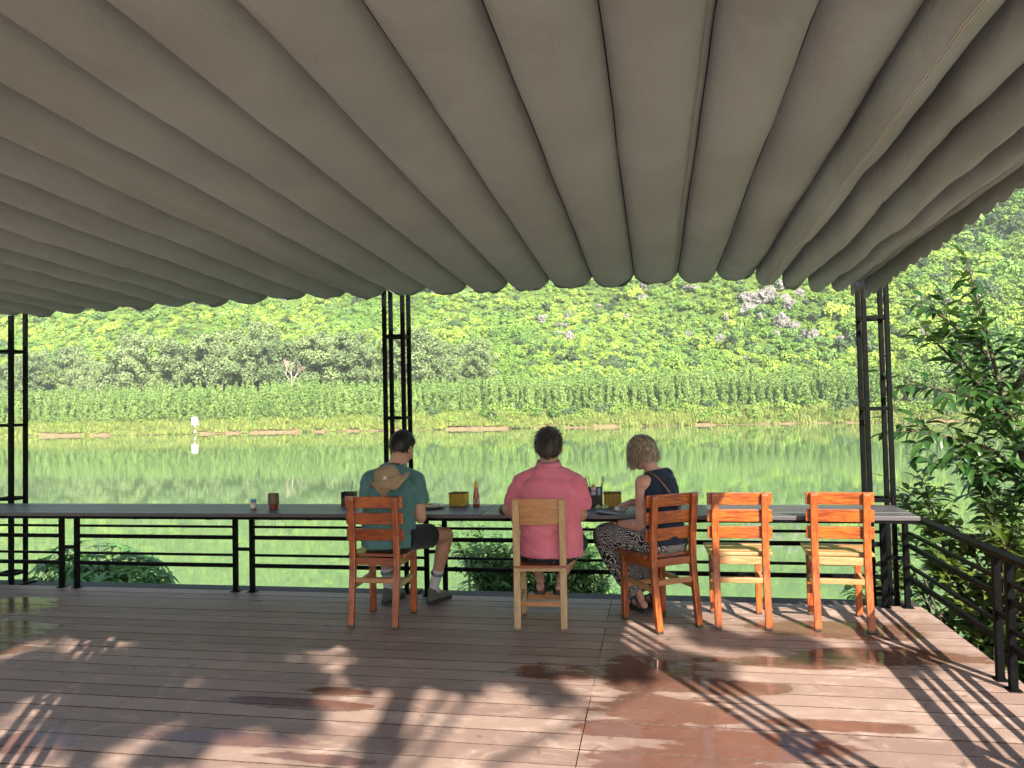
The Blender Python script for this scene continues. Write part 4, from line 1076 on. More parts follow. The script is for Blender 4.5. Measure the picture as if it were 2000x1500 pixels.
# ------------------------------------------------------------------ people
def loft(P, side=(1, 0, 0), n=18, round_ends=True):
    """closed tube through (x, y, z, a, b): a across along side, b the other way"""
    side = Vector(side); pts = [Vector(p[:3]) for p in P]; V = []; F = []; rings = []
    m = len(P)
    def ring(c, t, a, b):
        s_ = side-t*side.dot(t)
        if s_.length < .15: s_ = t.orthogonal()
        s_.normalize(); q = t.cross(s_); i0 = len(V)
        for k in range(n): V.append(c+s_*a*cos(2*pi*k/n)+q*b*sin(2*pi*k/n))
        rings.append(i0)
    for i in range(m):
        t = (pts[min(i+1, m-1)]-pts[max(i-1, 0)]).normalized(); a, b = P[i][3], P[i][4] if len(P[i]) > 4 else P[i][3]
        if i == 0 and round_ends: ring(pts[0]-t*min(a, b)*.75, t, a*.5, b*.5)
        ring(pts[i], t, a, b)
        if i == m-1 and round_ends: ring(pts[i]+t*min(a, b)*.75, t, a*.5, b*.5)
    for r1, r2 in zip(rings, rings[1:]):
        for k in range(n): F.append((r1+k, r1+(k+1) % n, r2+(k+1) % n, r2+k))
    F.append(tuple(rings[0]+k for k in range(n))[::-1]); F.append(tuple(rings[-1]+k for k in range(n)))
    return V, F
def ball(c, r, R=None, n=16, m=11):
    c = Vector(c); V = []; F = []
    for i in range(m+1):
        th = pi*i/m
        for k in range(n):
            p = Vector((r[0]*sin(th)*cos(2*pi*k/n), r[1]*sin(th)*sin(2*pi*k/n), r[2]*cos(th)))
            V.append(c+(R @ p if R else p))
    for i in range(m):
        for k in range(n): F.append((i*n+k, (i+1)*n+k, (i+1)*n+(k+1) % n, i*n+(k+1) % n))
    return V, F
def fuse(name, shapes, voxel, mat, parent, iters=6, disp=None, fac=.5):
    """one continuous surface out of overlapping closed shapes"""
    mb = MB()
    for V, F in shapes: mb.add(V, F)
    bm = bmesh.new(); me0 = mesh('tmp', mb.V, mb.F); bm.from_mesh(me0); bmesh.ops.recalc_face_normals(bm, faces=bm.faces[:]); bm.to_mesh(me0); bm.free()
    t = bpy.data.objects.new('tmp', me0); COL.objects.link(t)
    rm = t.modifiers.new('r', 'REMESH'); rm.mode = 'VOXEL'; rm.voxel_size = voxel
    sm = t.modifiers.new('s', 'SMOOTH'); sm.factor = fac; sm.iterations = iters
    dg = bpy.context.evaluated_depsgraph_get(); me = bpy.data.meshes.new_from_object(t.evaluated_get(dg), depsgraph=dg)
    bpy.data.objects.remove(t)
    me.name = name; me.materials.clear(); setmat(me, mat)
    if disp:
        me.update(); co = [v.co.copy() for v in me.vertices]; no = [v.normal.copy() for v in me.vertices]
        for v, c, nn in zip(me.vertices, co, no): v.co = c+nn*disp(c, nn)
        me.update()
    me.polygons.foreach_set('use_smooth', [True]*len(me.polygons))
    loc = parent.location
    for v in me.vertices: v.co = v.co-loc
    return ob(name, me, parent)
def rel(mb, parent): 
    l = parent.location; mb.V = [tuple(Vector(v)-l) for v in mb.V]; return mb
def frame(fwd, upv=(0, 0, 1), roll=0):
    f_ = Vector(fwd).normalized(); r_ = f_.cross(Vector(upv)).normalized(); u_ = r_.cross(f_)
    R = Matrix((r_, f_, u_)).transposed()
    return R @ Matrix.Rotation(roll, 3, 'Y')
def head_shapes(c, R, s=1.0):
    c = Vector(c); o = lambda x, y, z: c+R @ Vector((x, y, z))*s; sc = lambda *r: tuple(q*s for q in r)
    sh = [ball(o(0, -.012, .018), sc(.074, .092, .092), R), ball(o(0, .03, -.03), sc(.062, .062, .075), R), ball(o(0, .05, -.075), sc(.042, .04, .032), R),
          ball(o(0, .098, -.018), sc(.012, .016, .024), R), ball(o(0, .102, -.034), sc(.016, .013, .010), R), ball(o(0, .083, -.066), sc(.022, .010, .006), R), ball(o(0, .083, -.077), sc(.019, .010, .006), R),
          ball(o(.028, .082, .012), sc(.024, .012, .008), R), ball(o(-.028, .082, .012), sc(.024, .012, .008), R)]
    for sx in (-1, 1):
        sh += [ball(o(sx*.076, -.006, -.012), sc(.010, .019, .031), R), ball(o(sx*.080, -.014, -.004), sc(.008, .016, .022), R), ball(o(sx*.045, .06, -.035), sc(.022, .022, .022), R)]
    return sh
def face_parts(parent, c, R, s=1.0):
    c = Vector(c); white = MAT['eye_white']; dark = MAT['eye_dark']; l = parent.location
    for sx in (-1, 1):
        V, F = ball(c+R @ Vector((sx*.030, .077, -.002))*s-l, (.013*s, .010*s, .008*s), R); ob('eye', mesh('eye', V, F, white, True), parent)
        V, F = ball(c+R @ Vector((sx*.030, .085, -.002))*s-l, (.0055*s, .004*s, .0055*s), R); ob('iris', mesh('iris', V, F, dark, True), parent)
    V, F = ball(c+R @ Vector((0, .0925, -.0715))*s-l, (.021*s, .004*s, .003*s), R); ob('lips', mesh('lips', V, F, MAT['lip'], True), parent)
def hand_shapes(wrist, fdir, pn, side, curl=.5, spread=.12, s=1.0, thumb_in=.3):
    """fdir: towards the knuckles, pn: out of the back of the hand, side: towards the thumb"""
    w = Vector(wrist); f_ = Vector(fdir).normalized(); p_ = Vector(pn); p_ = (p_-f_*p_.dot(f_)).normalized(); t_ = f_.cross(p_).normalized()
    if t_.dot(Vector(side)) < 0: t_ = -t_
    P = lambda a, b, c: w+(f_*a+t_*b+p_*c)*s
    def L(pts, rad): return loft([(*p, r*s, r2*s) for p, (r, r2) in zip(pts, rad)], t_, 12)
    sh = [L([P(-.01, 0, 0), P(.02, .0, 0), P(.055, .0, .002), P(.085, -.002, 0)], [(.026, .019), (.034, .017), (.040, .0145), (.038, .011)])]
    for i, (off, ln) in enumerate(((.029, .066), (.010, .075), (-.010, .070), (-.028, .055))):
        k = P(.086-.004*abs(i-1.2), off, 0); d = (f_+t_*off*spread*6).normalized(); pts = [k-d*.012*s, k]; a = 0
        for q, sg in enumerate((.46, .31, .23)):
            a += curl*(.55, .75, .6)[q]; dd = (d*cos(a)-p_*sin(a)).normalized(); pts.append(pts[-1]+dd*ln*sg*s)
        sh.append(L(pts, [(.0085, .0085), (.0092, .0092), (.0085, .0085), (.0078, .0078), (.0066, .0066)]))
    b = P(.018, .026, -.004); d1 = (f_*.62+t_*.75-p_*.25).normalized(); d2 = (f_*.85+t_*(.4-thumb_in)-p_*(.25+.4*curl)).normalized()
    pts = [b-d1*.01*s, b, b+d1*.036*s, b+d1*.036*s+d2*.030*s, b+d1*.036*s+d2*.053*s]
    sh.append(L(pts, [(.013, .013), (.0135, .0135), (.011, .011), (.0098, .0098), (.0075, .0075)]))
    return sh
def m_skin(name, a, b):
    t = NT(name); v = t.coord(); n1 = t.noise(v, 14, 4); n2 = t.noise(v, 160, 3)
    c = t.ramp(n1, (.3, a), (.7, b)); t.bump(n2, .12, .002)
    return t.set(c, .5, spec=.35, **{'Subsurface Weight': .08, 'Subsurface Radius': (.01, .004, .002), 'Subsurface Scale': .5})
def m_cloth(name, a, b, rough=.9, sc=9, weave=500):
    t = NT(name); v = t.coord(); n1 = t.noise(v, sc, 4, .6); n2 = t.noise(v, weave, 2); n3 = t.noise(v, 34, 4, .6, .5)
    c = t.ramp(n1, (.3, a), (.7, b)); n4 = t.noise(t.mapv(v, (1, 1, 1.8), rot=(.3, .5, .2)), 15, 3, .55, 1.6); t.bump(t.math('ADD', t.math('ADD', t.math('MULTIPLY', n2, .10), t.math('MULTIPLY', n3, .6)), t.math('MULTIPLY', n4, 1.4)), .45, .009)
    return t.set(c, rough, spec=.15, **{'Sheen Weight': .15})
MAT['eye_white'] = plain('eye_white', (.75, .73, .70), .2); MAT['eye_dark'] = plain('eye_dark', (.05, .035, .02), .15); MAT['lip'] = plain('lip', (.40, .17, .14), .45)
MAT['skin1'] = m_skin('skin_tan', (.40, .215, .145), (.50, .285, .20)); MAT['skin2'] = m_skin('skin_ruddy', (.42, .22, .15), (.52, .29, .205)); MAT['skin3'] = m_skin('skin_pink', (.46, .235, .165), (.56, .315, .235))
MAT['teal'] = m_cloth('teal_cotton', (.065, .155, .15), (.09, .195, .19)); MAT['pink'] = m_cloth('pink_linen', (.58, .15, .20), (.68, .205, .26)); MAT['navy'] = m_cloth('navy_top', (.010, .016, .03), (.018, .026, .045))
MAT['blackcloth'] = m_cloth('black_shorts', (.008, .009, .012), (.016, .017, .02)); MAT['tan'] = m_cloth('tan_canvas', (.25, .18, .105), (.32, .24, .145)); MAT['sock'] = m_cloth('grey_sock', (.42, .43, .45), (.55, .55, .56))
MAT['shoe'] = m_cloth('grey_shoe', (.06, .075, .065), (.11, .12, .10), .7); MAT['rubber'] = plain('black_rubber', (.018, .018, .02), .6); MAT['sandal'] = plain('dark_sandal', (.015, .017, .022), .5)
def m_zebra():
    t = NT('zebra_print'); v = t.coord(); n1 = t.noise(v, 6, 3); 
    va = t.n('VectorMath', operation='MULTIPLY_ADD'); t.l(t.noise(v, 7, 3, .5, 0, 1), va.inputs[0]); va.inputs[1].default_value = (.16, .16, .16); t.l(v, va.inputs[2])
    w = t.n('TexWave', wave_type='BANDS', bands_direction='DIAGONAL'); t.l(va.outputs[0], w.inputs[0]); w.inputs['Scale'].default_value = 34; w.inputs['Distortion'].default_value = 5; w.inputs['Detail'].default_value = 2; w.inputs['Detail Scale'].default_value = 1.4
    c = t.ramp(w.outputs['Fac'], (.60, (.012, .012, .014)), (.72, (.46, .45, .43))); n3 = t.noise(v, 30, 4); t.bump(n3, .25, .006); return t.set(c, .9, spec=.15)
MAT['zebra'] = m_zebra()
def m_floral():
    t = NT('dark_print_shorts'); v = t.coord(); vo = t.n('TexVoronoi'); t.l(v, vo.inputs[0]); vo.inputs['Scale'].default_value = 42
    c = t.ramp(vo.outputs['Distance'], (.16, (.42, .36, .38)), (.26, (.012, .014, .022))); return t.set(c, .9)
MAT['floral'] = m_floral()
def m_hair(name, *cols):
    t = NT(name); v = t.coord(); n1 = t.noise(t.mapv(v, (1, 1, .25)), 90, 3, .6); c = t.ramp(n1, *[(.28+.44*i/max(1, len(cols)-1), k) for i, k in enumerate(cols)])
    return t.set(c, .42, spec=.4)
def hair_short(parent, c, R, mat, s=1.0, length=.03, n=1500, low=-.055, back=-.02, seed=1, lift=.35):
    """short hair: a cap on the scalp plus many strands"""
    q = random.Random(seed); c = Vector(c); l = parent.location
    def scalp(d, inf):
        return Vector((d.x*(.074+inf), -.012+d.y*(.092+inf), .018+d.z*(.092+inf)))
    def hairy(p):
        if p.y > .052 and p.z < .072: return False
        lim = low if p.y < -.03 else (low+.02 if p.y < .0 else (.005 if p.y < .03 else .045))
        return p.z > lim
    V = []; F = []; NU, NV = 40, 26
    for i in range(NV+1):
        for k in range(NU):
            th = pi*i/NV; d = Vector((sin(th)*cos(2*pi*k/NU), sin(th)*sin(2*pi*k/NU), cos(th)))
            p = scalp(d, .008+.005*noise.noise(d*5+Vector((seed, 0, 0)))+.004*max(0, d.z)); V.append(c+R @ p*s-l)
    ok = lambda i, k: hairy(scalp(Vector((sin(pi*i/NV)*cos(2*pi*k/NU), sin(pi*i/NV)*sin(2*pi*k/NU), cos(pi*i/NV))), .006))
    for i in range(NV):
        for k in range(NU):
            if ok(i, k) and ok(i+1, k) and ok(i, (k+1) % NU) and ok(i+1, (k+1) % NU): F.append((i*NU+k, (i+1)*NU+k, (i+1)*NU+(k+1) % NU, i*NU+(k+1) % NU))
    hair = ob('hair', mesh('hair', V, F, mat, True), parent)
    mb = MB(); cnt = 0
    while cnt < n:
        d = Vector((q.gauss(0, 1), q.gauss(0, 1), q.gauss(0, 1))).normalized(); p = scalp(d, .007)
        if not hairy(p): continue
        cnt += 1
        flow = Vector((d.x*.3, -.35 if p.y < .03 else .45, -.75 if p.y < 0 else -.1)); nrm = Vector((d.x/.074, d.y/.092, d.z/.092)).normalized()
        flow = (flow-nrm*flow.dot(nrm)); flow = (flow.normalized() if flow.length > 1e-4 else Vector((0, -1, 0)))+Vector((q.gauss(0, .25), q.gauss(0, .25), q.gauss(0, .25)))
        wv = nrm.cross(flow).normalized()*.0016; ln = length*q.uniform(.6, 1.25)*(.55 if p.z < low+.035 else 1)
        a = p; b = p+flow*ln*.5+nrm*ln*lift*.5; e = b+flow*ln*.5+nrm*ln*lift*.1
        mb.add([c+R @ x*s-l for x in (a-wv, a+wv, b+wv*.8, b-wv*.8, e)], [(0, 1, 2, 3), (3, 2, 4)])
    tag(mb.build('hair_strands', mat, hair, True), kind='stuff')
    return hair
def shoe(parent, heel, toe_dir, L=.27, toe_up=0.0):
    """low hiking shoe: upper, sole; heel: point on the ground under the heel"""
    h = Vector(heel); t = Vector((toe_dir[0], toe_dir[1], toe_up)).normalized(); sd = t.cross(Vector((0, 0, 1))).normalized(); u = sd.cross(t)
    P = lambda a, b, c: h+t*a*L+sd*b+u*c
    sh = [loft([(*P(.05, 0, .045), .030, .036), (*P(.28, 0, .045), .034, .036), (*P(.55, 0, .040), .040, .030), (*P(.78, .003, .034), .043, .024), (*P(.93, .003, .028), .032, .018)], sd, 16),
          loft([(*P(.14, 0, .055), .034, .044), (*P(.17, 0, .098), .036, .046)], sd, 16), loft([(*P(.15, 0, .08), .032, .040), (*P(.45, 0, .055), .034, .026)], sd, 14)]
    o = fuse('shoe', sh, .006, MAT['shoe'], parent, 4)
    out = [(.0, .022), (.02, .030), (.15, .036), (.4, .037), (.62, .046), (.8, .047), (.93, .036), (1.0, .012)]; mb = MB(); ring = []
    pts = [P(a, b, 0) for a, b in out]+[P(a, -b, 0) for a, b in reversed(out)]; n = len(pts)
    V = [p+u*.001 for p in pts]+[p+u*.026 for p in pts]; l = parent.location
    mb.add([v-l for v in V], [tuple(range(n))[::-1], tuple(range(n, 2*n))]+[(i, (i+1) % n, n+(i+1) % n, n+i) for i in range(n)])
    ob('sole', mesh('sole', mb.V, mb.F, MAT['rubber']), o)
    lace = MB()
    for k in range(4):
        a = .34+.075*k; z = .091-.008*k; lace.tube([P(a, -.022, z-.012)-l, P(a, 0, z-.002)-l, P(a, .022, z-.012)-l], .0022, 5)
    lace.build('lace', MAT['rubber'], o)
    return o
def foot_shapes(ankle, toe_dir, s=1.0):
    a = Vector(ankle); t = Vector(toe_dir).normalized(); sd = t.cross(Vector((0, 0, 1))).normalized(); u = sd.cross(t)
    P = lambda x, y, z: a+(t*x+sd*y+u*z)*s
    sh = [loft([(*P(-.045, 0, -.045), .026*s, .028*s), (*P(.0, 0, -.04), .030*s, .036*s), (*P(.06, 0, -.045), .034*s, .028*s), (*P(.115, 0, -.056), .040*s, .018*s), (*P(.15, 0, -.060), .040*s, .013*s)], sd, 14)]
    for i, (off, ln) in enumerate(((.027, .042), (.010, .036), (-.005, .032), (-.019, .028), (-.031, .022))):
        r = (.011 if i == 0 else .0075)*s; sh.append(loft([(*P(.14, off, -.060), r, r), (*P(.15+ln*.5, off, -.061), r, r), (*P(.15+ln, off*1.03, -.064), r*.85, r*.85)], sd, 10))
    return sh, P, t, sd, u
def slip_sole(P, name, parent, w=.047):
    out = [(-.078, .02), (-.065, .033), (0, .036), (.06, .040), (.12, w), (.17, w), (.205, .033), (.215, .012)]; l = parent.location
    top = [P(a, b, -.073) for a, b in out]+[P(a, -b, -.073) for a, b in reversed(out)]; bot = [P(a, b, -.090) for a, b in out]+[P(a, -b, -.090) for a, b in reversed(out)]; n = len(top)
    o = ob(name, mesh(name, [v-l for v in bot+top], [tuple(range(n))[::-1], tuple(range(n, 2*n))]+[(i, (i+1) % n, n+(i+1) % n, n+i) for i in range(n)], MAT['sandal']), parent)
    st = MB()
    for pa in ([(.055, .042, -.07), (.075, .036, -.02), (.085, 0, -.008), (.09, -.036, -.022), (.07, -.043, -.07)], [(-.03, .036, -.07), (.0, .037, -.03), (.05, .02, -.004), (.05, -.02, -.004), (.0, -.037, -.03), (-.03, -.036, -.07)]):
        st.tube([P(*q)-l for q in pa], .007, 6)
    st.build('strap', MAT['sandal'], o, True)
    return o
def folds(seed, amp, sx=7, sy=7, sz=11):
    def f(c, n_):
        a = noise.noise(Vector((c.x*sx+seed, c.y*sy, c.z*sz))); b = noise.noise(Vector((c.x*sx*2.1, c.y*sy*2.1+seed, c.z*sz*2.1+c.x*9)))
        return amp*((1-abs(a)*2.2)*.6+b*.5)
    return f

# ---------------------------------------------------------------- man in the teal T-shirt
A = empty('person', (-1.80, 5.04, .471), 0, 'person in teal T-shirt and black shorts hunched over the bar table', 'person')
side = Vector((.985, .10, -.04)).normalized()
hc = Vector((-1.732, 5.15, 1.162)); HR = frame((.26, .85, -.48), (0, 0, 1), radians(3))
neck = [(-1.765, 5.085, 1.0, .068, .062), (-1.75, 5.105, 1.06, .062, .062), (-1.738, 5.125, 1.11, .060, .066)]
torso = [(-1.80, 5.045, .535, .160, .105), (-1.80, 5.035, .62, .158, .102), (-1.80, 5.035, .74, .162, .104), (-1.79, 5.04, .86, .172, .104), (-1.78, 5.065, .95, .150, .084), (-1.768, 5.08, 1.005, .085, .062)]
shL, shR = Vector((-1.938, 5.075, .945)), Vector((-1.622, 5.09, .938))
elL, elR = Vector((-1.985, 5.12, .69)), Vector((-1.592, 5.10, .678))
wrL, wrR = Vector((-1.86, 5.33, .735)), Vector((-1.67, 5.33, .738))
def arm(sh, el, wr, r=1.0): return [loft([(*sh, .052*r, .052*r), (*sh.lerp(el, .5), .046*r, .046*r), (*el, .040*r, .041*r)], (0, 1, 0), 14), loft([(*el, .039*r, .040*r), (*el.lerp(wr, .3), .042*r, .040*r), (*el.lerp(wr, .7), .033*r, .032*r), (*wr, .026*r, .022*r)], (0, 0, 1), 14)]
hipL, hipR = Vector((-1.90, 5.03, .555)), Vector((-1.70, 5.03, .555))
knL, knR = Vector((-1.985, 5.44, .525)), Vector((-1.50, 5.43, .515))
anL, anR = Vector((-1.968, 5.475, .11)), Vector((-1.628, 5.50, .11))
def leg(hp, kn, an, r=1.0):
    d = (an-kn); return [loft([(*hp, .083*r, .080*r), (*hp.lerp(kn, .45), .074*r, .072*r), (*hp.lerp(kn, .85), .058*r, .058*r), (*kn, .053*r, .054*r)], (1, 0, 0), 16), loft([(*(kn+Vector((0, -.004, .005))), .052*r, .052*r), (*(kn+d*.28+Vector((0, -.012, 0))), .054*r, .056*r), (*(kn+d*.6), .042*r, .043*r), (*(kn+d*.88), .030*r, .033*r), (*an, .030*r, .035*r)], (1, 0, 0), 16)]
sh = [loft(torso, side), loft(neck, side)]+head_shapes(hc, HR)+arm(shL, elL, wrL)+arm(shR, elR, wrR)+leg(hipL, knL, anL)+leg(hipR, knR, anR)
sh += hand_shapes(wrL, (.35, .9, -.10), (-.1, .1, 1), (1, 0, 0), .55)+hand_shapes(wrR, (-.35, .9, -.12), (.1, .1, 1), (-1, 0, 0), .6)
sh += [loft([(*anL, .03, .034), (*(anL+Vector((.02, .04, -.04))), .03, .03)], side), loft([(*anR, .03, .034), (*(anR+Vector((.02, .04, -.04))), .03, .03)], side)]
fuse('body', sh, .0065, MAT['skin1'], A, 4)
inf = lambda P, k: [(x, y, z, a+k, b+k) for x, y, z, a, b in P]
ts = inf(torso, .016); ts[0] = (-1.80, 5.04, .50, .190, .126); ts[1] = (-1.80, 5.035, .60, .184, .122); ts[-1] = (-1.765, 5.08, 1.045, .078, .072)
hemR = shR.lerp(elR, .60); hemL = shL.lerp(elL, .60)
fuse('t_shirt', [loft(ts, side, 24, False), ball(shR, (.066, .072, .062)), loft([(-1.75, 5.08, 1.0, .05, .05), (-1.69, 5.085, .968, .058, .062), (*shR, .06, .066)], (0, 1, 0), 14), loft([(*shR.lerp(hemR, .12), .066, .072), (*shR.lerp(hemR, .5), .066, .072), (*hemR, .066, .074)], (0, 1, 0), 16, False),
     ball(shL, (.066, .072, .062)), loft([(-1.79, 5.075, 1.0, .05, .05), (-1.86, 5.075, .970, .058, .062), (*shL, .06, .066)], (0, 1, 0), 14), loft([(*shL.lerp(hemL, .12), .066, .072), (*shL.lerp(hemL, .5), .066, .072), (*hemL, .066, .074)], (0, 1, 0), 16, False),
     loft([(-1.795, 5.045, .84, .185, .10), (-1.785, 5.065, .92, .18, .088)], side, 20)], .0075, MAT['teal'], A, 7, folds(3, .009, 6, 6, 9))
mb = MB(); l = A.location
mb.tube([Vector((-1.762, 5.085, 1.052))+side*.066*cos(a)+Vector((0, 1, .2))*.062*sin(a)-l for a in [2*pi*k/20 for k in range(21)]], .008, 7)
mb.build('collar', MAT['teal'], A, True)
fuse('shorts', [loft([(-1.80, 5.045, .51, .168, .115), (-1.80, 5.045, .585, .165, .11)], side, 20), loft([(*hipL, .102, .092), (*hipL.lerp(knL, .62), .088, .084)], (1, 0, 0), 16, False), loft([(*hipR, .102, .092), (*hipR.lerp(knR, .62), .088, .084)], (1, 0, 0), 16, False)], .0075, MAT['blackcloth'], A, 5, folds(8, .004))
for kn, an, hx in ((knL, anL, (.2, 1)), (knR, anR, (.32, 1))):
    d = an-kn
    so = fuse('sock', [loft([(*(kn+d*.66), .0445, .046), (*(kn+d*.8), .0385, .0405), (*(kn+d*.95), .036, .041), (*(an+Vector((0, .01, -.03))), .036, .042)], (1, 0, 0), 16)], .006, MAT['sock'], A, 4)
    for q in (.705, .735):
        p = kn+d*q; t_ = d.normalized(); e1 = t_.orthogonal().normalized(); e2 = t_.cross(e1); mb = MB()
        mb.tube([p+(e1*cos(a)+e2*sin(a))*.0452-so.parent.location for a in [2*pi*k/16 for k in range(17)]], .0035, 5); mb.build('sock_stripe', MAT['navy'], so, True)
    td = Vector((*hx, 0)).normalized(); shoe(A, Vector((an.x, an.y, .001))-td*.055, hx)
hair_short(A, hc, HR, m_hair('black_hair', (.008, .007, .006), (.02, .016, .013)), 1.0, .024, 1700, -.062, seed=2)
face_parts(A, hc, HR)
mb = MB(); mb.tube([Vector((-1.80, 5.025, 1.045))-l, Vector((-1.822, 4.99, 1.02))-l, Vector((-1.815, 4.935, .985))-l], .004, 6); mb.tube([Vector((-1.808, 5.035, 1.058))-l, Vector((-1.76, 5.018, 1.06))-l, Vector((-1.712, 5.035, 1.055))-l], .0045, 6)
mb.build('hat_cord', MAT['rubber'], A, True)
# bucket hat hanging on the back
H = empty('bucket_hat', (-1.752, 4.895, .972), 0, 'tan floppy bucket hat hanging on the back of the teal shirt', 'hat')
def hat_surface(seed, prof, n=56, wave=.02):
    V = []; F = []
    for i, (r, z) in enumerate(prof):
        f = max(0, (i-5)/max(1, len(prof)-6))
        for k in range(n):
            a = 2*pi*k/n; w = f*(wave*sin(2*a+.7)+wave*.55*sin(3*a+seed)+.006*sin(7*a))
            rr_ = r*(1+.10*f*sin(2*a+1.3)); V.append((rr_*cos(a)*1.12, rr_*sin(a)*.95, z+w))
    for i in range(len(prof)-1):
        for k in range(n): F.append((i*n+k, i*n+(k+1) % n, (i+1)*n+(k+1) % n, (i+1)*n+k))
    return V, F
tilt = Matrix.Rotation(radians(-14), 4, 'Y') @ Matrix.Rotation(radians(16), 4, 'X') @ Matrix.Diagonal((.92, .62, .95, 1))
V, F = hat_surface(1, [(.002, .088), (.035, .086), (.06, .076), (.075, .058), (.083, .032), (.087, .005)], 56, 0)
def hb(name, V, F, th=.003):
    V = [tilt @ Vector(v) for v in V]; o = ob(name, mesh(name, V, F, MAT['tan'], True), H); m_ = o.modifiers.new('s', 'SOLIDIFY'); m_.thickness = th; return o
hb('crown', V, F)
V, F = hat_surface(2, [(.087, .006), (.0875, .004), (.089, .002), (.092, 0), (.096, -.003), (.10, -.006), (.107, -.012), (.116, -.020), (.126, -.028), (.135, -.034)], 56, .022)
brim = hb('brim', V, F)
# the hat cloth flap that hangs folded below the brim
V = []; F = []
for i in range(9):
    for k in range(19):
        u = k/18; v = i/8; x = -.115+.215*u; z = -.012-.085*v*(.55+.45*sin(pi*min(1, u*1.15)))-.02*sin(u*5)
        y = -.040-.012*sin(u*9+v*2)-.012*v+.02*(1-v)+(.03 if u < .32 and v > .3 else 0)*v
        V.append((x*(1-.28*v), y, z-.012*(u > .34)))
for i in range(8):
    for k in range(18): F.append((i*19+k, i*19+k+1, (i+1)*19+k+1, (i+1)*19+k))
fl = ob('neck_flap', mesh('neck_flap', V, F, MAT['tan'], True), H); m_ = fl.modifiers.new('s', 'SOLIDIFY'); m_.thickness = .003
mb = MB(); a0 = tilt @ Vector((.0, -.088, .022)); 
mb.add([a0+Vector((-.016, -.006, -.008)), a0+Vector((.016, -.006, -.008)), a0+Vector((.015, -.004, .012)), a0+Vector((.0, -.003, .014))], [(0, 1, 2, 3)]); ob('logo_patch', mesh('logo_patch', mb.V, mb.F, MAT['sock']), H)

# ---------------------------------------------------------------- man in the pink shirt
B = empty('person', (-.74, 5.07, .412), 0, 'person in pink shirt and dark shorts sitting on the pale wooden chair', 'person')
side = Vector((.998, .05, 0)).normalized()
hc = Vector((-.70, 5.125, 1.155)); HR = frame((-.10, .97, -.22))
torso = [(-.69, 5.06, .485, .180, .118), (-.69, 5.06, .58, .186, .122), (-.69, 5.06, .70, .182, .12), (-.70, 5.06, .82, .184, .115), (-.70, 5.075, .91, .172, .095), (-.70, 5.085, .985, .10, .07)]
neck = [(-.70, 5.085, .98, .066, .062), (-.70, 5.10, 1.04, .060, .060), (-.70, 5.11, 1.09, .058, .062)]
shL, shR = Vector((-.878, 5.085, .912)), Vector((-.522, 5.085, .912))
elL, elR = Vector((-.965, 5.15, .715)), Vector((-.492, 5.12, .70))
wrL, wrR = Vector((-1.035, 5.265, .732)), Vector((-.56, 5.34, .735))
hipL, hipR = Vector((-.80, 5.04, .50)), Vector((-.60, 5.04, .50))
knL, knR = Vector((-.885, 5.43, .47)), Vector((-.56, 5.43, .47))
anL, anR = Vector((-.80, 5.285, .225)), Vector((-.665, 5.285, .225))
f1, P1, t1, s1, u1 = foot_shapes(anL, (-.05, .80, -.20)); f2, P2, t2, s2, u2 = foot_shapes(anR, (.05, .80, -.20))
sh = [loft(torso, side), loft(neck, side)]+head_shapes(hc, HR, 1.10)+arm(shL, elL, wrL, 1.1)+arm(shR, elR, wrR, 1.1)+leg(hipL, knL, anL, 1.02)+leg(hipR, knR, anR, 1.02)+f1+f2
sh += hand_shapes(wrL, (-.25, .9, -.22), (0, .2, 1), (1, 0, 0), .55)+hand_shapes(wrR, (-.2, .9, -.12), (0, .1, 1), (-1, 0, 0), .6)
fuse('body', sh, .0065, MAT['skin2'], B, 4)
ts = inf(torso, .018); ts[0] = (-.685, 5.06, .445, .206, .134); ts[1] = (-.685, 5.06, .57, .206, .138); ts[-1] = (-.70, 5.09, 1.02, .082, .074)
hemR = shR.lerp(elR, .78); hemL = shL.lerp(elL, .78)
fuse('shirt', [loft(ts, side, 26, False), ball(shR, (.072, .078, .068)), loft([(-.68, 5.085, .995, .052, .055), (-.60, 5.085, .958, .062, .066), (*shR, .064, .07)], (0, 1, 0), 14), loft([(*shR.lerp(hemR, .12), .072, .078), (*shR.lerp(hemR, .5), .072, .078), (*hemR, .074, .080)], (0, 1, 0), 16, False),
     ball(shL, (.072, .078, .068)), loft([(-.72, 5.085, .995, .052, .055), (-.80, 5.085, .958, .062, .066), (*shL, .064, .07)], (0, 1, 0), 14), loft([(*shL.lerp(hemL, .12), .072, .078), (*shL.lerp(hemL, .5), .072, .078), (*hemL, .074, .080)], (0, 1, 0), 16, False), loft([(-.70, 5.06, .82, .198, .112), (-.70, 5.075, .90, .186, .095)], side, 20)], .0075, MAT['pink'], B, 7, folds(5, .010, 5, 5, 12))
mb = MB(); l = B.location; V = []; F = []; nn = 28
for i, (zz, k_) in enumerate(((1.012, 1.06), (1.04, .99), (1.066, .98), (1.045, 1.10), (1.018, 1.22))):
    for k in range(nn):
        a = radians(-60)+radians(-240+0)*0+2*pi*k/nn; V.append(Vector((-.70, 5.098, zz))+side*.074*k_*cos(a)+Vector((0, 1, .12))*.070*k_*sin(a)-l)
for i in range(4):
    for k in range(nn): F.append((i*nn+k, i*nn+(k+1) % nn, (i+1)*nn+(k+1) % nn, (i+1)*nn+k))
co_ = ob('collar', mesh('collar', V, F, MAT['pink'], True), B); m_ = co_.modifiers.new('s', 'SOLIDIFY'); m_.thickness = .003
